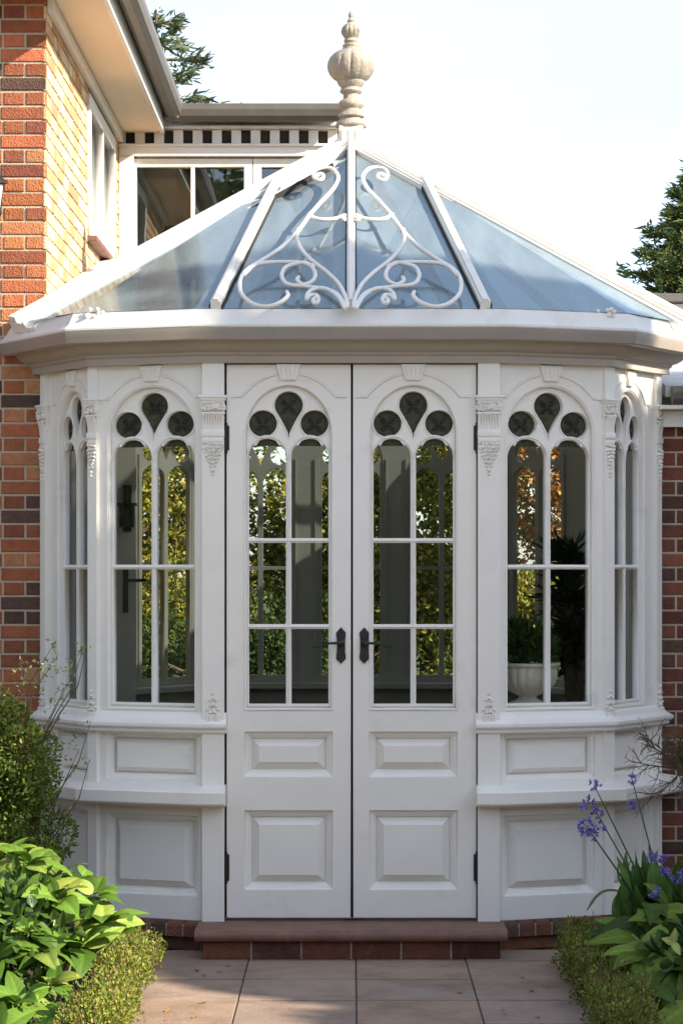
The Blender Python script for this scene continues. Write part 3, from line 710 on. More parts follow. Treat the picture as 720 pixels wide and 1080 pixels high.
rafter(center, APX+Vector((0, -.04, -.025)), .036, .045, nF)
for sg in (-1, 1):
    B, T, g1, g2, c3 = roof_side(sg)
    rafter(B, T, .046, .045, nF)
    bm = bmesh.new(); d = (APX-c3); up = (nF+Vector((sg*.35, 0, .3))).normalized()
    A0 = c3-d.normalized()*.02
    s = d.normalized().cross(up).normalized(); s = s if s.x*sg > 0 else -s
    beam(bm, A0-s*.030, APX-s*.012, .135, .05, up, .005, -.012)
    if sg < 0: beam(bm, A0-s*.125, APX.lerp(A0, .10)-s*.10, .085, .022, up, .004, -.012)
    beam(bm, A0, APX, .062, .028, up, .006, .026)
    beam(bm, A0-s*.088, APX-s*.066, .014, .05, up, .003, -.002)
    if sg < 0: beam(bm, A0-s*.172, APX.lerp(A0, .12)-s*.145, .012, .034, up, .003, -.006)
    obj('hip_beam', bm, ROOFW, cons)
    bm = bmesh.new(); q = .181 if sg < 0 else .098
    beam(bm, A0.lerp(APX, .06)-s*q, APX.lerp(A0, .12 if sg < 0 else .02)-s*(q-.026), .007, .030, up, .001, -.006); obj('hip_seal', bm, DARK, cons)
    # ornamental boss at the foot of the hip
    bm = bmesh.new(); q = g2+Vector((-sg*.10, -.028, -.01))
    for k in range(9): ell(bm, q+Vector((random.uniform(-.045, .045), -.01+random.uniform(-.008, .004), random.uniform(-.014, .022))), (.012, .008, .010), 1)
    obj('boss', bm, ROOFW, cons, smooth=60)
rear = [Vector((-1.335, .62, zG)), Vector((-1.335, 2.2, zG)), Vector((-.75, 2.96, zG)), Vector((.75, 2.96, zG)), Vector((1.335, 2.2, zG)), Vector((1.335, .62, zG))]
ring_ = [g[0]]+rear+[g[5]]
for i in range(len(ring_)-1): pane([APX, ring_[i], ring_[i+1]])
for p in rear[1:5]: rafter(p, APX, .05, .045, (p-APX).cross(Vector((p.y, -p.x, 0))) if False else Vector((p.x*.3, (p.y-1.4)*.3, 1)))
# flashing rising along the wing wall
bm = bmesh.new(); beam(bm, (-1.305, .60, 2.79), (-1.305, 3.1, 3.28), .10, .085, (0, 0, 1), .006); obj('flashing', bm, ROOFW, cons)
# apex cap and finial
bm = bmesh.new(); kx = .00456; fc = Vector((0, 1.4, 0))
zf = lambda c_: CAMH+(600-c_/6.75)*11.4/2500; rf = lambda c_: c_/6.75*kx
prof = [(0, 1028), (60, 1028), (88, 1022), (90, 905), (110, 905), (112, 893), (98, 872), (78, 852), (72, 842), (96, 832), (92, 815), (68, 795), (64, 778), (86, 758), (90, 742), (80, 722), (58, 706), (56, 672), (74, 662), (80, 650), (72, 636), (70, 626), (90, 604), (100, 588), (98, 578), (104, 574), (128, 560), (152, 532), (166, 500), (170, 472), (164, 440), (148, 408), (122, 382), (92, 364), (66, 356), (64, 348), (56, 340), (60, 332), (60, 322), (46, 314), (46, 302), (52, 296), (48, 284), (42, 274), (54, 262), (68, 240), (71, 220), (62, 196), (44, 176), (24, 164), (22, 158), (28, 150), (18, 134), (14, 124), (20, 116), (18, 102), (10, 86), (1, 68)]
def rib(i, r, z, th):
    c_ = (600-(z-CAMH)*2500/11.4)*6.75
    if 370 < c_ < 570: return 1-.075*abs(math.sin(7*th))**-.0*(1-abs(math.cos(7*th)))**3*1.0
    if 180 < c_ < 262: return 1-.12*(1-abs(math.cos(6*th)))**2
    if 690 < c_ < 900: return 1+.05*math.sin(2*th+c_*.06)
    return 1
lathe(bm, [(rf(r), zf(c_)) for r, c_ in prof], fc, 72, rib)
fin = obj('finial', bm, STONE, cons, smooth=50)
bm = bmesh.new(); zt = zf(905)-.002; zb_ = zf(1035)-.03
box(bm, -.058, .058, 1.4-.062, 1.4+.062, zb_, zt, .006)
for k in range(-1, 2): box(bm, k*.034-.011, k*.034+.011, 1.4-.072, 1.4-.060, zb_+.02, zt-.02, .004)
obj('finial_base', bm, ROOFW, cons)
# scroll ironwork on the front glass (image tracing laid on the glass plane, real tube)
def catmull(pts, n=8):
    out = []; P_ = [2*Vector(pts[0])-Vector(pts[1])]+[Vector(p) for p in pts]+[2*Vector(pts[-1])-Vector(pts[-2])]
    for i in range(1, len(P_)-2):
        for k in range(n):
            t = k/n; a, b, c, d = P_[i-1], P_[i], P_[i+1], P_[i+2]
            out.append(.5*((2*b)+(-a+c)*t+(2*a-5*b+4*c-d)*t*t+(-a+3*b-3*c+d)*t**3))
    out.append(P_[-2]); return out
S1 = 260/720   # crop scale: crop px -> image px, offset (240,150)
SC = [
 # main S: top curl down to the left, along, round to the base
 [(272, 98), (262, 92), (256, 100), (266, 108), (281, 102), (283, 88), (270, 77), (255, 83), (250, 98)] if False else
 [(266, 100), (276, 96), (272, 86), (258, 87), (250, 98), (257, 108), (275, 109), (285, 96), (296, 78), (315, 82), (322, 105), (312, 130), (275, 170), (240, 210), (205, 260), (160, 305), (105, 342), (60, 370), (38, 400), (40, 440), (70, 470), (110, 480), (150, 470), (175, 450), (172, 432)],
 [(238, 212), (255, 222), (285, 226), (320, 222), (343, 212)],
 [(208, 255), (202, 280), (215, 312), (245, 345), (290, 380), (325, 415), (345, 455), (350, 485)],
 [(48, 388), (75, 362), (110, 352), (160, 350), (215, 352), (245, 365), (256, 388), (245, 408), (220, 415), (203, 404), (208, 393)],
 [(245, 362), (225, 352), (200, 355), (170, 365), (158, 388), (168, 410), (190, 418), (220, 420), (250, 424), (290, 430), (320, 445), (340, 475), (344, 488)],
 [(265, 462), (252, 455), (240, 460), (232, 452), (238, 435), (262, 426), (290, 430)],
 [(240, 452), (246, 468), (262, 468), (266, 456)],
]
SC[0] = [(262, 97), (270, 92), (279, 97), (276, 107), (264, 110), (253, 104), (251, 90), (262, 78), (285, 74), (305, 78), (321, 95), (320, 115), (305, 140), (275, 172), (240, 212), (205, 260), (160, 305), (105, 342), (60, 370), (38, 400), (40, 440), (70, 470), (110, 480), (150, 470), (175, 450), (173, 436)]
SC[5] = [(258, 455), (250, 460), (252, 469), (262, 468), (265, 456), (256, 446), (240, 448), (231, 458), (234, 442), (250, 430), (275, 426), (300, 434), (325, 455), (343, 488)]; SC.pop()
bm = bmesh.new(); bm2 = bmesh.new()
for sg, bmx in ((-1, bm), (1, bm2)):
    for path in SC:
        pts = []
        for x, y_ in catmull(path):
            ix = 240+x*S1-369.5; iy = 150+y_*S1
            pts.append(ray_plane_front(370-.5+ix*(1 if sg < 0 else -1)-(-1 if sg < 0 else -1)*.0, iy, .045))
        n_ = len(pts); rs = [.0095*(1 if 2 < i < n_-2 else .8) for i in range(n_)]
        tube(bmx, pts, rs, 8, nrm=nF)
        for e_ in (pts[0],): ell(bmx, e_, (.013, .013, .013), 1)
    for (x, y_) in ((241, 213), (207, 258), (246, 363), (338, 224), (347, 470)):
        ix = 240+x*S1-369.5; ell(bmx, ray_plane_front(369.5+ix*(1 if sg < 0 else -1), 150+y_*S1, .045), (.0145, .0145, .0145), 2)
    obj('scrollwork', bmx, ROOFW, cons, smooth=60)

# ------------------------------------------------------------------ lamp on the far left wall
lamp = thing('wall_lamp', 'dark lantern fixed to the sunlit brick wall at the left edge', 'lamp', (-1.64, .6, 3.2))
lx = -1.588; lz = CAMH+(600-205)*10.5/2500
bm = bmesh.new(); box(bm, lx-.03, lx+.03, .57, .598, lz-.08, lz+.08, .006); tube(bm, [(lx, .58, lz+.06), (lx, .50, lz+.1), (lx, .46, lz+.09)], .009, 8); obj('bracket', bm, BLACK, lamp)
bm = bmesh.new(); lathe(bm, [(.0, .10), (.02, .095), (.075, .05), (.078, .042), (.06, .04), (.055, .038)], (lx, .46, lz), 6); lathe(bm, [(.035, -.085), (.04, -.09), (.02, -.10), (.0, -.11)], (lx, .46, lz), 6); obj('cap', bm, BLACK, lamp)
bm = bmesh.new(); lathe(bm, [(.055, .036), (.038, -.083)], (lx, .46, lz), 6); obj('lamp_glass', bm, mat('frosted_glass', (.6, .6, .55), .3), lamp)

# ------------------------------------------------------------------ foliage tools
def leaves(name, pos, dirs, ln, wd, cols, m, parent=None, fold=.25, curl=0.0):
    n = len(pos); d = dirs/np.linalg.norm(dirs, axis=1)[:, None]
    r = RNG.normal(size=(n, 3)); s = np.cross(d, r); s /= np.linalg.norm(s, axis=1)[:, None]; u = np.cross(s, d)
    ln = np.broadcast_to(np.asarray(ln), (n,))[:, None]; wd = np.broadcast_to(np.asarray(wd), (n,))[:, None]
    v = np.empty((n, 6, 3)); v[:, 0] = pos; v[:, 1] = pos+d*ln*.35+s*wd*.5+u*wd*fold; v[:, 2] = pos+d*ln*.72+s*wd*.38+u*(wd*fold-ln*curl*.5)
    v[:, 3] = pos+d*ln-u*ln*curl; v[:, 4] = pos+d*ln*.72-s*wd*.38+u*(wd*fold-ln*curl*.5); v[:, 5] = pos+d*ln*.35-s*wd*.5+u*wd*fold
    idx = np.arange(n)[:, None]*6
    f1 = idx+np.array([0, 1, 2, 3]); f2 = idx+np.array([0, 3, 4, 5]); F = np.concatenate([f1, f2])
    me = bpy.data.meshes.new(name); me.vertices.add(n*6); me.vertices.foreach_set('co', v.ravel()); me.loops.add(len(F)*4)
    me.loops.foreach_set('vertex_index', F.ravel().astype(np.int32)); me.polygons.add(len(F)); me.polygons.foreach_set('loop_start', np.arange(0, len(F)*4, 4, dtype=np.int32)); me.update(calc_edges=True)
    c = np.ones((n, 6, 4), dtype=np.float32); c[:, :, :3] = cols[:, None, :]; col_attr(me, c)
    return link(name, me, m, parent)
def clumpy(c, rad, n, blobs=30, br=.3, inner=.25, lo=None, zmin=None):
    """points over the surfaces of many small blobs packed inside an ellipsoid; returns pos and outward direction"""
    c = np.array(c); rad = np.array(rad)
    d = RNG.normal(size=(blobs, 3)); d /= np.linalg.norm(d, axis=1)[:, None]; rr = RNG.uniform(inner, 1, blobs)**.5
    bc = d*rr[:, None]*(1-br)
    k = RNG.integers(0, blobs, n); e = RNG.normal(size=(n, 3)); e /= np.linalg.norm(e, axis=1)[:, None]
    size = (br*RNG.uniform(.6, 1.25, blobs))[k]
    p = bc[k]+e*(size*RNG.uniform(.55, 1.05, n)**.6)[:, None]
    out = e*.8+p*.5
    pos = c+p*rad
    if zmin is not None:
        keep = pos[:, 2] > zmin; pos, out = pos[keep], out[keep]
    return pos, out
def pal(n, cols, jit=.15):
    cols = np.array(cols); k = RNG.integers(0, len(cols), n); c = cols[k]*RNG.uniform(1-jit, 1+jit, (n, 1)); return c
def rand_dir(out, up=.3, j=.7): return out+RNG.normal(size=out.shape)*j+np.array([0, 0, up])
def twig_bm(bm, base, tips, r=.006):
    for t in tips:
        t = Vector(t); b = Vector(base); mid = b.lerp(t, .5)+Vector((random.uniform(-.05, .05), random.uniform(-.05, .05), .03))
        tube(bm, [b, b.lerp(mid, .5)+Vector((0, 0, .01)), mid, mid.lerp(t, .5), t], [r, r*.85, r*.7, r*.5, r*.3], 5)

# --- left boxwood-like shrub
sh = thing('garden_shrub', 'bushy small leaved green shrub against the brick wall left of the conservatory', 'shrub', (-1.52, -.2, 0))
cols_b = [(.17, .24, .04), (.12, .19, .03), (.22, .28, .05), (.07, .12, .02), (.28, .30, .07)]
pos, out = clumpy((-1.54, -.24, .62), (.455, .36, .60), 34000, 80, .22, zmin=.02)
leaves('foliage', pos, rand_dir(out), RNG.uniform(.014, .026, len(pos)), RNG.uniform(.008, .013, len(pos)), pal(len(pos), cols_b, .25), LEAF, sh)
bm = bmesh.new(); tips = []; tw_pos = []; tw_dir = []
for i in range(26):
    a = random.uniform(0, 2*PI); tips.append((-1.52+.3*math.cos(a), -.22+.25*math.sin(a), random.uniform(.5, 1.1)))
for (px_, py_) in ((52, 700), (62, 690), (88, 684), (92, 682), (58, 678), (70, 722), (96, 760), (84, 790), (95, 800), (80, 850), (30, 700), (22, 695), (68, 745), (75, 715)):
    t = P(px_, py_, -.30+random.uniform(-.1, .1)); tips.append(tuple(t))
    b = Vector((-1.42, -.25, t.z-.35))
    for k in range(16):
        q = b.lerp(t, 1-.35*random.random()**1.3)+Vector((random.gauss(0, .012), random.gauss(0, .012), random.gauss(0, .012))); tw_pos.append(tuple(q)); tw_dir.append((random.gauss(0, 1), random.gauss(0, 1), random.gauss(.4, 1)))
for t in tips: 
    t = Vector(t); b = Vector((-1.50, -.22, .0)) if i < 0 else Vector((t.x*.55-1.5*.45, -.22, max(0, t.z-.40))); twig_bm(bm, b, [t], .0032)
obj('stem', bm, BARK, sh); tw_pos = np.array(tw_pos); tw_dir = np.array(tw_dir)
leaves('sprig', tw_pos, tw_dir, RNG.uniform(.014, .026, len(tw_pos)), RNG.uniform(.006, .011, len(tw_pos)), pal(len(tw_pos), [(.20, .26, .07), (.28, .30, .10)], .2), LEAF, sh)
# --- low clipped hedges on both sides of the path
def low_hedge(label, x0, x1, y0, y1, h, cols, xc=None):
    t = thing('low_hedge', label, 'hedge', ((x0+x1)/2, (y0+y1)/2, 0), 'low box hedges edging the path')
    n = 21000; nb = 260; bc = np.stack([RNG.uniform(x0+.04, x1-.04, nb), RNG.uniform(y0, y1, nb), RNG.uniform(.02, h-.04, nb)], 1)
    k = RNG.integers(0, nb, n); e = RNG.normal(size=(n, 3)); e /= np.linalg.norm(e, axis=1)[:, None]
    p = bc[k]+e*(RNG.uniform(.03, .065, nb)[k]*RNG.uniform(.5, 1.1, n)**.6)[:, None]; p = p[p[:, 2] > .0]
    e = p-np.array([(x0+x1)/2, 0, 0])*np.array([1, 0, 0])-p*np.array([0, 1, 0]); e /= (np.linalg.norm(e, axis=1)[:, None]+1e-6)
    leaves('foliage', p, rand_dir(e, .4, .8), RNG.uniform(.007, .019, len(p)), RNG.uniform(.005, .011, len(p)), pal(len(p), cols, .25), LEAF, t)
    bm = bmesh.new()
    for i in range(60):
        b = Vector((random.uniform(x0+.05, x1-.05), random.uniform(y0, y1), -.02)); e_ = b+Vector((random.gauss(0, .04), random.gauss(0, .04), h*random.uniform(.8, 1.25))); tube(bm, [b, b.lerp(e_, .5)+Vector((.01, 0, 0)), e_], [.003, .002, .0012], 4)
    obj('stem', bm, BARK, t)
hc = [(.24, .30, .045), (.19, .26, .04), (.32, .33, .06), (.11, .17, .03), (.26, .28, .05), (.24, .15, .05)]
low_hedge('small yellow green hedge left of the path, below the broad leaves', -.97, -.74, -2.3, -.50, .19, hc)
low_hedge('small olive green hedge right of the path, beside the large hosta leaves', .81, 1.03, -2.3, -.42, .205, [(.20, .26, .04), (.15, .20, .03), (.27, .28, .05), (.09, .13, .02), (.17, .23, .035), (.20, .12, .04)])

# --- broad leaves
def broad_leaf(V, F, Cc, base, d, up, ln, wd, bend, col, fold=.18, nl=16, nw=8, ripple=.0):
    d = d.normalized(); s = d.cross(up).normalized(); u = s.cross(d).normalized(); i0 = len(V); ph = random.uniform(0, 6)
    for i in range(nl+1):
        t = i/nl; wprof = (math.sin(PI*min(1, t**.72))**.85)*(1-.25*t) if t < 1 else 0
        a = bend*t; cxp = base+d*(ln*(math.sin(a)/bend if bend else t))+u*(-ln*(1-math.cos(a))/bend if bend else 0)
        un = (u*math.cos(a)+d*math.sin(a))
        for j in range(nw+1):
            q = 2*j/nw-1; h = abs(q)*fold*wd*wprof+.012*ln*math.sin(9*t+ph+q)*abs(q)-.10*wd*wprof*q*q+.006*ln*math.cos(2*PI*(6*t-1.3*abs(q)))*min(1, 3*wprof)*(abs(q) > .05)
            V.append(cxp+s*(q*wd/2*wprof)+un*h); lc = 1+.10*math.cos(2*PI*(6*t-1.3*abs(q))); mid = 1.4 if j == nw//2 else 1
            Cc.append((col[0]*lc*mid, col[1]*lc*mid, col[2]*lc*mid, 1))
    for i in range(nl):
        for j in range(nw): a = i0+i*(nw+1)+j; F.append((a, a+1, a+nw+2, a+nw+1))
def leaf_obj(name, V, F, Cc, m, parent):
    me = bpy.data.meshes.new(name); me.from_pydata([tuple(v) for v in V], [], F); col_attr(me, Cc); me.shade_smooth(); return link(name, me, m, parent)
def veined(name):
    m = mat(name, (.1, .2, .05), .48, .14, 25, attr='col', trans=.25, spec=.22); return m
VEIN = veined('broad_leaf')
hy = thing('broad_leaved_plant', 'large sunlit broad leaved plant filling the lower left corner', 'plant', (-1.3, -1.35, 0))
V, F, Cc = [], [], []; bm = bmesh.new(); rr = random.Random(21)
def rosette(c, r, nleaf, ln, wd, cols, tilt=(.1, .7), upv=Vector((0, 0, 1)), face=Vector((.15, -.35, .0))):
    a0 = rr.uniform(0, 6)
    for k in range(nleaf):
        a = a0+k*2.4; el = rr.uniform(*tilt); d = Vector((math.cos(a)*math.cos(el), math.sin(a)*math.cos(el), math.sin(el)))+face*.6
        col = rr.choice(cols); f = rr.uniform(.75, 1.15); L_ = ln*rr.uniform(.7, 1.15)
        broad_leaf(V, F, Cc, Vector(c)+d.normalized()*.012, d, Vector((rr.uniform(-.4, .5), rr.uniform(-.9, .1), .8)), L_, wd*rr.uniform(.8, 1.1)*L_/ln, rr.uniform(.5, 1.25), (col[0]*f, col[1]*f, col[2]*f))
hcols = [(.20, .25, .045), (.13, .24, .03), (.12, .22, .03), (.16, .28, .04), (.10, .19, .025), (.19, .31, .04), (.08, .17, .02), (.26, .36, .07), (.06, .13, .018)]
for (px_, py_, y_, n_, ln) in ((32, 912, -1.05, 9, .17), (60, 950, -1.2, 8, .19), (10, 905, -.95, 7, .16), (5, 955, -1.2, 8, .16), (100, 945, -1.05, 8, .16), (108, 975, -1.15, 8, .20), (30, 985, -1.4, 8, .15), (45, 1005, -1.45, 7, .16),
                        (85, 1000, -1.25, 7, .21), (-5, 1010, -1.5, 7, .17), (55, 1040, -1.6, 8, .15), (20, 1060, -1.7, 8, .16), (75, 1075, -1.75, 7, .15), (-10, 1065, -1.7, 7, .17), (125, 985, -1.1, 5, .13), (60, 925, -.95, 6, .14), (-20, 930, -1.1, 7, .17), (-40, 980, -1.3, 7, .18), (85, 925, -.9, 5, .12), (0, 1090, -1.85, 8, .16), (40, 1100, -1.9, 8, .16)):
    c = P(px_, py_, y_); rosette(c, 0, n_+1, ln*.92, ln*.52, hcols, tilt=(-.2, 1.0))
    b = Vector((c.x*.6-.5, c.y*.7-.4, 0)); tube(bm, [b, b.lerp(c, .5)+Vector((0, 0, .05)), c], [.007, .006, .005], 6)
leaf_obj('foliage', V, F, Cc, VEIN, hy); obj('stem', bm, mat('green_stem', (.12, .18, .05), .6), hy)
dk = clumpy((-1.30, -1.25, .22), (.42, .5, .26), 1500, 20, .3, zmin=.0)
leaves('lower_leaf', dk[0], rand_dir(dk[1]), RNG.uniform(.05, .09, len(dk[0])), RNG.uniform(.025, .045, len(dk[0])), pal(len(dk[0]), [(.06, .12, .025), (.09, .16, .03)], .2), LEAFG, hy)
# --- right hosta: long pointed leaves arching out
ho = thing('hosta', 'dark green hosta with long drooping leaves in the lower right corner', 'plant', (1.28, -1.25, 0))
V, F, Cc = [], [], []; gcols = [(.07, .12, .012), (.10, .16, .018), (.045, .085, .010), (.15, .21, .03)]
for (bx, by, tx, ty, y_, ln, wd) in ((668, 985, 620, 975, -1.1, .20, .075), (675, 990, 610, 1000, -1.2, .24, .08), (680, 985, 590, 985, -1.1, .26, .07), (690, 1000, 640, 1020, -1.3, .21, .085), (690, 1005, 640, 1075, -1.4, .26, .085), (700, 1000, 690, 1060, -1.4, .26, .10),
                             (715, 985, 640, 960, -1.1, .22, .09), (720, 975, 680, 950, -1.1, .2, .08), (710, 1040, 670, 1090, -1.6, .24, .10), (730, 1060, 690, 1100, -1.7, .24, .10), (740, 1010, 720, 1070, -1.5, .26, .10), (700, 990, 650, 1050, -1.35, .26, .07), (680, 1010, 625, 1040, -1.3, .22, .06),
                             (725, 990, 760, 1050, -1.4, .24, .1), (690, 975, 655, 985, -1.0, .18, .07), (735, 1000, 705, 1000, -1.3, .2, .09), (715, 1000, 660, 1010, -1.35, .2, .08), (705, 960, 690, 930, -.9, .18, .07), (690, 1030, 650, 1080, -1.35, .22, .06), (675, 1040, 640, 1090, -1.3, .2, .06), (735, 950, 760, 930, -1, .2, .08)):
    b = P(bx, by, y_+.05); t = P(tx, ty, y_-.12); d = t-b; d.z += .09; col = rr.choice(gcols); f = rr.uniform(.85, 1.15)
    broad_leaf(V, F, Cc, b, d, Vector((0, -.7, .8)), ln, wd*1.05, rr.uniform(.5, .95), (col[0]*f, col[1]*f, col[2]*f), .14)
for i in range(34):
    bx = rr.uniform(668, 740); by = rr.uniform(955, 1050); y_ = -1.0-(by-955)/95*.55; b = P(bx, by, y_); a = rr.uniform(-2.6, .3)
    d = Vector((math.cos(a)*.8-.35, -.6+.3*math.sin(a), rr.uniform(-.1, .55))); col = rr.choice(gcols); f = rr.uniform(.7, 1.2); ln = rr.uniform(.15, .25)
    broad_leaf(V, F, Cc, b, d, Vector((rr.uniform(-.3, .3), -.7, .8)), ln, ln*rr.uniform(.34, .44), rr.uniform(.6, 1.2), (col[0]*f, col[1]*f, col[2]*f), .14)
bm = bmesh.new()
for i in range(16): b = Vector((1.28+rr.gauss(0, .05), -1.25+rr.gauss(0, .06), 0)); t = Vector((1.2+rr.gauss(0, .09), -1.25+rr.gauss(0, .1), rr.uniform(.1, .28))); tube(bm, [b, b.lerp(t, .5)+Vector((0, 0, .03)), t], .006, 6)
broad = leaf_obj('foliage', V, F, Cc, VEIN, ho); obj('stem', bm, mat('pale_stem', (.16, .22, .08), .6), ho)
V, F, Cc = [], [], []
for k in range(3): broad_leaf(V, F, Cc, P(709, 994, -1.45), Vector((rr.uniform(-.4, .4), -.4, .7-.5*k)), Vector((0, -1, .3)), .06, .032, .5, (.42, .46, .16))
leaf_obj('new_leaf', V, F, Cc, VEIN, ho).__setitem__('label', 'pale yellow young leaf')
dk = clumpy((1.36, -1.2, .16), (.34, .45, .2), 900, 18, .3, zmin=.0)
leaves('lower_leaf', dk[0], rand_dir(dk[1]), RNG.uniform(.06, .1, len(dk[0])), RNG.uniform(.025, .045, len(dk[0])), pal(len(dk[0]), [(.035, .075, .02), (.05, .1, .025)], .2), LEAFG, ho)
# --- purple flowers
def flower_plant(name, label, base, heads, leafn, yb):
    t = thing(name, label, 'flower', tuple(base))
    bm = bmesh.new(); V, F, Cc = [], [], []; pp = []; pd = []
    for (px_, py_, n_, sp, y_) in heads:
        c = P(px_, py_, y_); m_ = base.lerp(c, .55)+Vector((.05, 0, .02))
        if n_ in (7, 20, 12, 14): tube(bm, [base, base.lerp(m_, .5), m_, m_.lerp(c, .5), c], [.0042, .004, .0035, .003, .0022], 6)
        for k in range(n_):
            v = Vector((rr.gauss(0, 1), rr.gauss(0, 1), rr.gauss(0, 1))).normalized(); q = c+v*sp*rr.uniform(.5, 1)
            for j in range(6):
                d = v+Vector((rr.gauss(0, .6), rr.gauss(0, .6), rr.gauss(0, .6))); pp.append(tuple(q)); pd.append(tuple(d))
    pp = np.array(pp); pd = np.array(pd)
    leaves('flower_head', pp, pd, RNG.uniform(.012, .020, len(pp)), .0065, pal(len(pp), [(.22, .17, .55), (.16, .12, .46), (.32, .26, .66)], .2), PETAL, t)
    for k in range(leafn):
        a = rr.uniform(1.2, 5.6); d = Vector((math.cos(a)*.7, math.sin(a)*.7, rr.uniform(.5, 1.3))); f = rr.uniform(.8, 1.2)
        broad_leaf(V, F, Cc, base+Vector((rr.gauss(-.02, .06), rr.gauss(-.03, .05), rr.uniform(.05, .32))), d, Vector((-d.y, d.x, .2)).cross(d), rr.uniform(.12, .24), rr.uniform(.045, .075), rr.uniform(.5, 1.3), (.085*f, .17*f, .035*f), .12)
    leaf_obj('foliage', V, F, Cc, VEIN, t); obj('stem', bm, mat('dark_stem', (.06, .10, .04), .6), t)
flower_plant('purple_flower', 'tall purple flowers leaning left in front of the right ledge', Vector((1.20, -.55, 0)),
    [(626, 828, 7, .016, -.75), (614, 850, 6, .014, -.8), (622, 845, 6, .014, -.75), (628, 856, 12, .02, -.75), (618, 872, 20, .03, -.8), (624, 880, 14, .022, -.8), (632, 874, 10, .02, -.75), (666, 822, 7, .014, -.6), (665, 848, 9, .016, -.6), (630, 815 + 14, 4, .01, -.7)], 60, 0)
flower_plant('purple_flower', 'short violet flowers nestled among leaves at the right edge', Vector((1.36, -.75, 0)),
    [(688, 905, 12, .02, -.85), (699, 906, 8, .016, -.85), (690, 942, 12, .022, -.95), (712, 925, 14, .022, -.9), (700, 918, 7, .014, -.85)], 55, 0)
# arching blade
V, F, Cc = [], [], []
gb = thing('arching_blade', 'single arching grass blade reaching left over the brick plinth', 'plant', tuple(Vector((1.16, -.62, 0))))
bm = bmesh.new(); pts = catmull([P(664, 960, -.62), P(655, 942, -.66), P(640, 939, -.7), P(628, 946, -.72), P(618, 961, -.74)], 6); pts = [Vector((1.16, -.62, .0))]+pts
tube(bm, pts, [.004]*3+[.006]*(len(pts)-6)+[.004, .003, .001], 6, flat=.4); obj('blade', bm, LEAFG if False else mat('blade_green', (.06, .12, .035), .5), gb)
# --- bare twiggy shrub on the right edge
ts = thing('twiggy_shrub', 'bare brown twiggy shrub poking in at the right edge above the ledge', 'shrub', (1.65, -.35, 0))
bm = bmesh.new(); rr = random.Random(4)
def branch(p, d, ln, r, depth):
    pts = [p]; dd = Vector(d).normalized()
    for i in range(5):
        dd = (dd+Vector((rr.gauss(0, .16), rr.gauss(0, .16), rr.gauss(0, .14)))).normalized(); pts.append(pts[-1]+dd*ln/5)
    tube(bm, pts, [r*(1-.13*i) for i in range(6)], 5)
    if depth > 0:
        for i in range(1, 6):
            for _ in range(2 if depth > 1 else 1):
                e = (dd+Vector((rr.gauss(0, .7), rr.gauss(0, .5), rr.gauss(0, .7)))).normalized(); branch(pts[i], e, ln*rr.uniform(.3, .5), r*.6, depth-1)
tube(bm, [(1.65, -.35, 0), (1.66, -.36, .4), (1.62, -.37, .82)], [.02, .016, .012], 7)
o_ = P(722, 812, -.4); tube(bm, [(1.62, -.37, .6), (1.5, -.38, .72), o_], [.01, .008, .006], 6)
for tgt in ((676, 806), (668, 790), (690, 780), (700, 775), (684, 840), (706, 838)):
    t_ = P(*tgt, -.45); branch(o_, t_-o_, (t_-o_).length, .0042, 2)
obj('branch', bm, BARK, ts)
q, out = clumpy(tuple(P(738, 790, -.3)), (.16, .14, .16), 2600, 12, .35); leaves('foliage', q, rand_dir(out), RNG.uniform(.01, .02, len(q)), .007, pal(len(q), [(.10, .085, .03), (.15, .11, .04), (.07, .08, .025)], .2), LEAF, ts)

# ------------------------------------------------------------------ plants inside
ur = thing('urn_planter', 'pale fluted bowl planter with green foliage behind the right window', 'planter', (.765, .27, 1.005))
bm = bmesh.new(); lathe(bm, [(q_, z_*.80) for q_, z_ in [(0, 0), (.082, 0), (.092, .012), (.086, .026), (.058, .036), (.040, .050), (.038, .060), (.055, .070), (.092, .092), (.120, .13), (.130, .18), (.127, .215), (.140, .228), (.140, .242), (.122, .242), (.115, .22), (0, .215)]], (.765, .27, 1.0055), 80,
    lambda i, r, z, th: 1-.06*(1-abs(math.cos(10*th)))**2 if .05 < z < .174 else 1)
obj('bowl', bm, mat('urn_stone', (.82, .78, .70), .7, .1, 20, .2, 60), ur, smooth=50)
q, out = clumpy((.765, .27, 1.26), (.14, .11, .15), 1100, 14, .35); leaves('foliage', q, rand_dir(out, .6), RNG.uniform(.03, .06, len(q)), .012, pal(len(q), [(.07, .12, .03), (.10, .16, .04)], .2), LEAF, ur)
dr = thing('potted_palm', 'tall dark spiky plant standing inside behind the right window', 'plant', (1.02, .98, .10))
bm = bmesh.new(); lathe(bm, [(0, .1), (.10, .1), (.14, .40), (.15, .41), (.15, .44), (.13, .44), (0, .43)], (1.02, .98, 0), 24); obj('pot', bm, TERRA, dr, smooth=50)
bm = bmesh.new(); tube(bm, [(1.02, .98, .43), (1.03, .97, .9), (1.0, .98, 1.3), (1.02, .97, 1.62)], [.035, .033, .028, .02], 8); tube(bm, [(1.03, .97, .9), (1.06, .96, 1.1), (1.06, .95, 1.25)], [.03, .025, .02], 8); obj('trunk', bm, BARK, dr)
pp = []; pd = []
for (cx_, cy_, cz_, n_) in ((1.02, .97, 1.62, 90), (1.0, .98, 1.45, 110), (1.05, .95, 1.3, 120), (.98, 1.0, 1.2, 90)):
    for k in range(n_):
        a = rr.uniform(0, 2*PI); e = rr.uniform(-.5, 1.2); pp.append((cx_+rr.gauss(0, .015), cy_, cz_+rr.gauss(0, .03))); pd.append((math.cos(a), math.sin(a), e))
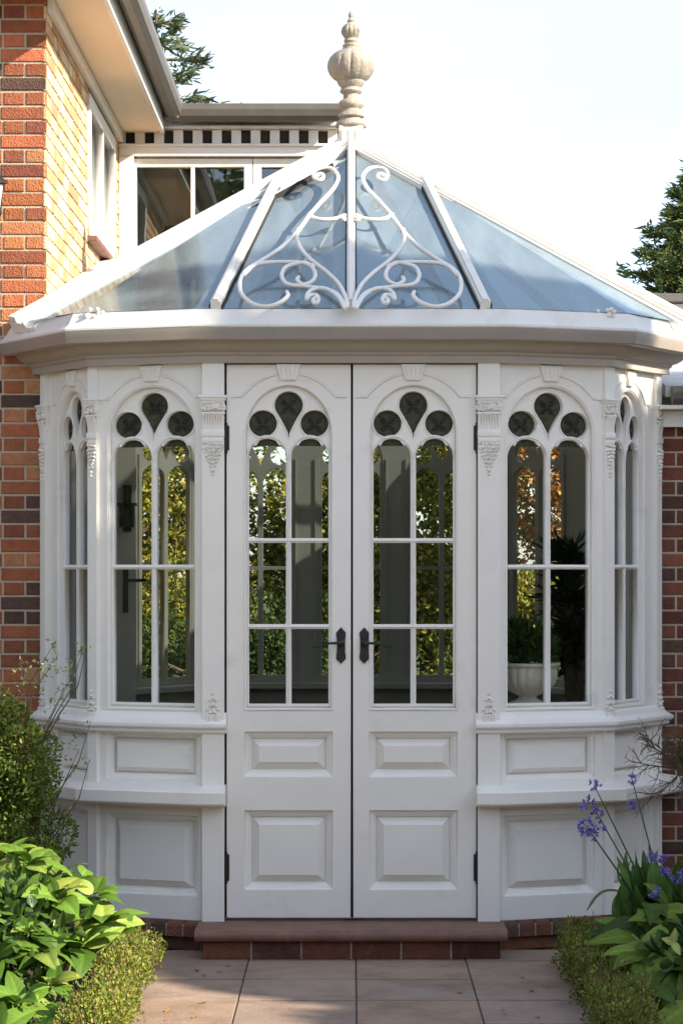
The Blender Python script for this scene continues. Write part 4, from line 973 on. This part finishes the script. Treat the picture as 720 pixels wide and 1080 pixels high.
leaves('foliage', np.array(pp), np.array(pd), RNG.uniform(.12, .2, len(pp)), .016, pal(len(pp), [(.03, .05, .02), (.045, .07, .025)], .2), LEAFG, dr, curl=.25)

# ------------------------------------------------------------------ garden behind
def tree(name, label, cat, base, h, crown, n, cols, lsz, group=None, zb=.5, blobs=40, trunk=.08):
    t = thing(name, label, cat, base, group); b = Vector(base); bm = bmesh.new()
    cc = Vector(crown[0]); tube(bm, [b, b+Vector((.03, 0, (cc.z-b.z)*.5)), cc], [trunk, trunk*.8, trunk*.5], 8)
    for k in range(9):
        a = k*2.4; e = cc+Vector((math.cos(a)*crown[1][0]*.7, math.sin(a)*crown[1][1]*.7, (k/9-.4)*crown[1][2])); s_ = b.lerp(cc, .5+.05*k); tube(bm, [s_, s_.lerp(e, .5)+Vector((0, 0, .05)), e], [trunk*.4, trunk*.25, trunk*.1], 6)
    obj('trunk', bm, BARK, t)
    q, out = clumpy(tuple(cc), crown[1], n, blobs, .28, zmin=.03); leaves('crown', q, rand_dir(out, .2, .8), RNG.uniform(.7, 1.2, len(q))*lsz, RNG.uniform(.4, .6, len(q))*lsz, pal(len(q), cols, .25), LEAF, t)
YG = [(.32, .30, .045), (.22, .24, .035), (.40, .34, .06), (.10, .13, .02)]
tree('garden_tree', 'yellow green leafy bush seen through the left door glass', 'bush', (-1.9, 9, 0), 3, ((-1.9, 9, 1.9), (1.9, .9, 1.7)), 34000, YG, .06, 'bushes behind the conservatory')
tree('garden_tree', 'yellow green leafy bush seen through the middle of the doors', 'bush', (.6, 9.3, 0), 3, ((.5, 9.3, 1.9), (1.5, .9, 1.7)), 30000, YG, .06, 'bushes behind the conservatory')
tree('autumn_tree', 'orange autumn tree glowing behind the right window', 'tree', (2.0, 8.2, 0), 3, ((1.9, 8.2, 2.25), (1.15, .7, 1.25)), 20000, [(.55, .30, .10), (.42, .20, .06), (.62, .40, .15), (.25, .15, .05)], .055)
tree('garden_tree', 'green bush below the orange autumn tree', 'bush', (1.7, 7.4, 0), 1, ((1.5, 7.6, .85), (1.2, .6, .95)), 14000, YG, .05, 'bushes behind the conservatory')
tree('garden_tree', 'low dark green bush under the left door glass', 'bush', (-.8, 7.6, 0), 1, ((-.8, 7.8, .6), (1.8, .6, .85)), 16000, [(.07, .12, .03), (.05, .09, .02)], .05, 'bushes behind the conservatory')
tree('garden_tree', 'green bush seen far left through the side window', 'bush', (-4.2, 8.5, 0), 3, ((-4.0, 8.6, 1.8), (1.3, .9, 1.6)), 20000, YG, .06, 'bushes behind the conservatory')
def conifer(label, base, h, rad, n_br, cols, seed, z0f=.2, dens=60, sub=.5):
    rr = random.Random(seed); t = thing('conifer', label, 'tree', base, 'tall conifers above the roofs'); b = Vector(base)
    bm = bmesh.new(); tube(bm, [b, b+Vector((0, 0, h*.5)), b+Vector((0, 0, h))], [.14, .09, .01], 8); pp = []; pd = []
    for k in range(n_br):
        f = z0f+(1-z0f)*(k/n_br)**.9; z = h*f; a = k*2.399; R_ = rad*(1-f)**.75*rr.uniform(.7, 1.15)+.12
        d = Vector((math.cos(a), math.sin(a), .12)); s_ = b+Vector((0, 0, z)); pts = [s_+d*R_*t_+Vector((0, 0, -.22*R_*t_*t_+.18*R_*t_**3)) for t_ in (0, .25, .5, .75, 1)]
        tube(bm, pts, [.022, .018, .013, .008, .003], 5)
        side = d.cross(Vector((0, 0, 1))).normalized()
        for j in range(int(dens*(.4+R_/rad))):
            t_ = rr.uniform(.12, 1)**.8; i_ = min(3, int(t_*4)); q = pts[i_].lerp(pts[i_+1], t_*4-i_); sg = rr.choice((-1, 1)); w_ = rr.uniform(0, 1)*.38*R_*(1.05-t_)
            q2 = q+side*sg*w_+d*w_*.6+Vector((0, 0, rr.gauss(-.02, .03))); 
            for m_ in range(5): pp.append((q2.x+rr.gauss(0, .03), q2.y+rr.gauss(0, .03), q2.z+rr.gauss(0, .025))); dd = side*sg*.7+d*.8; pd.append((dd.x+rr.gauss(0, .45), dd.y+rr.gauss(0, .45), dd.z+rr.gauss(0, .4)))
    obj('trunk', bm, BARK, t); pp = np.array(pp); pd = np.array(pd)
    leaves('crown', pp, pd, RNG.uniform(.08, .16, len(pp)), RNG.uniform(.018, .036, len(pp)), pal(len(pp), cols, .3), LEAF, t)
CG = [(.15, .19, .06), (.20, .24, .08), (.10, .14, .045), (.28, .29, .10)]
conifer('tall conifer rising above the low roof at the right edge', (4.62, 20, 0), 6.85, 2.9, 190, CG, 3, .25, 90)
conifer('tall conifer peeping over the dark gutter at upper left', (-2.05, 15, 0), 7.5, 3.5, 62, [(.12, .15, .08), (.16, .19, .10), (.09, .12, .06)], 9, .3, 42)

# ------------------------------------------------------------------ garden trees to the right front, out of frame: they shade the bay
def shade_tree(label, base, blobs_, n, lsz):
    t = thing('garden_tree', label, 'tree', base, 'big leafy trees at the side of the garden'); b = Vector(base); bm = bmesh.new(); top = Vector(blobs_[0][0])
    tube(bm, [b, b.lerp(top, .4)+Vector((.1, 0, 0)), top], [.22, .17, .08], 10)
    P0, O0 = [], []
    for c_, r_ in blobs_:
        tube(bm, [b.lerp(top, .45), b.lerp(Vector(c_), .75), Vector(c_)], [.09, .06, .03], 7)
        q, out = clumpy(c_, r_, n, 34, .3); P0.append(q); O0.append(out)
    obj('trunk', bm, BARK, t); q = np.concatenate(P0); out = np.concatenate(O0)
    leaves('crown', q, rand_dir(out, .1, .9), RNG.uniform(.8, 1.2, len(q))*lsz, RNG.uniform(.5, .7, len(q))*lsz, pal(len(q), [(.06, .11, .02), (.08, .14, .03)], .2), LEAF, t)
h_ = Vector((sdir.x, sdir.y, 0)).normalized(); hp = Vector((-h_.y, h_.x, 0)); te = math.tan(SUN_EL)
def SP(s, zh, d=8.5): p = h_*d+hp*s; return (p.x, p.y, zh+te*d)
shade_tree('leafy tree out on the right side of the front garden', tuple(h_*8.5+hp*.5), [(SP(.2, .9), (1.2, 1.2, 1.5)), (SP(1.3, .2), (1.2, 1.2, 1.5)), (SP(-.02, 2.0), (.78, .78, 1.5)), (SP(2.4, .2), (1.2, 1.2, 1.5)), (SP(.5, -1.0), (1.3, 1.3, 1.3)), (SP(-.55, -.6), (.7, .7, .85)), (SP(-1.35, -1.0), (.5, .5, .55)), (SP(1.3, 1.2), (.8, .8, .9)), (SP(.75, -.1), (.8, .8, 1.6))], 5200, .17)

# unseen hedges added round the lawn to darken what the panes mirror
def tall_hedge(label, a, b, h, th):
    a = Vector((*a, 0)); b = Vector((*b, 0)); t = thing('reflection_hedge', label, 'hedge', tuple((a+b)/2), 'unseen hedges added to darken the pane reflections'); L_ = (b-a).length; d = (b-a).normalized(); nr = Vector((-d.y, d.x, 0))
    bm = bmesh.new(); M = Matrix(((d.x, nr.x, 0, a.x), (d.y, nr.y, 0, a.y), (0, 0, 1, 0), (0, 0, 0, 1))); box(bm, 0, L_, -th/2+.12, th/2-.12, 0, h-.15, .08, M); obj('inner_twigs', bm, mat('hedge_inner', (.03, .035, .015), .95), t)
    n = int(L_*h*260); u = RNG.uniform(0, L_, n); z = RNG.uniform(0, h, n); sd = RNG.choice([-1, 1], n); top = RNG.random(n) < .2; v = np.where(top, RNG.uniform(-1, 1, n), sd)*(th/2)+RNG.normal(0, .07, n); z = np.where(top, h+RNG.normal(0, .08, n), z)
    p = np.stack([a.x+d.x*u+nr.x*v, a.y+d.y*u+nr.y*v, z], 1); o = np.stack([nr.x*v, nr.y*v, np.where(top, 1., .2)], 1)
    leaves('foliage', p, rand_dir(o, .3, .6), RNG.uniform(.08, .13, n), .06, pal(n, [(.05, .09, .02), (.07, .12, .03), (.04, .07, .02)], .25), LEAF, t)
tall_hedge('unseen dark hedge added opposite the doors for their reflections', (-9, -15.5), (9, -15.5), 3.8, 1.0)
tall_hedge('unseen dark hedge added on the left for the side reflections', (-6.5, -15), (-6.5, -1.5), 3.6, .9)
tall_hedge('unseen dark hedge added on the right for the side reflections', (9.5, -15), (9.5, 1), 3.4, .9)

# tall garden tree across the lawn, mirrored in the upper rear windows
tree('garden_tree', 'tall airy tree on the lawn facing the upper windows', 'tree', (-2.7, -13.2, 0), 6, ((-2.7, -13.2, 6.4), (1.6, 1.4, 1.5)), 7000, [(.10, .17, .04), (.15, .21, .05)], .16, 'trees facing the house', trunk=.16)
# fallen leaves on the path
rr = random.Random(77); first = None
where = ['by the left hedge', 'by the right hedge', 'near the step', 'on the middle slab']
V, F, Cc = [], [], []; broad_leaf(V, F, Cc, Vector((-.02, 0, .004)), Vector((1, 0, 0)), Vector((0, 0, 1)), .042, .026, .5, (.34, .20, .07), .25, nl=8, nw=4); me = bpy.data.meshes.new('fallen_leaf'); me.from_pydata([tuple(v) for v in V], [], F); col_attr(me, Cc); me.materials.append(LEAF)
for i in range(15):
    o = bpy.data.objects.new('fallen_leaf', me); C.objects.link(o)
    x_ = rr.choice([rr.uniform(-.72, -.5), rr.uniform(.55, .78), rr.uniform(-.6, .7)]); o.location = (x_, rr.uniform(-1.6, -.4), .003); o.rotation_euler = (rr.uniform(-.2, .2), rr.uniform(-.2, .2), rr.uniform(0, 6)); o.scale = [rr.uniform(.5, 1.0)]*3
    tag(o, 'small dry brown leaf fallen on the path slabs', 'leaf', 'fallen leaves on the path')
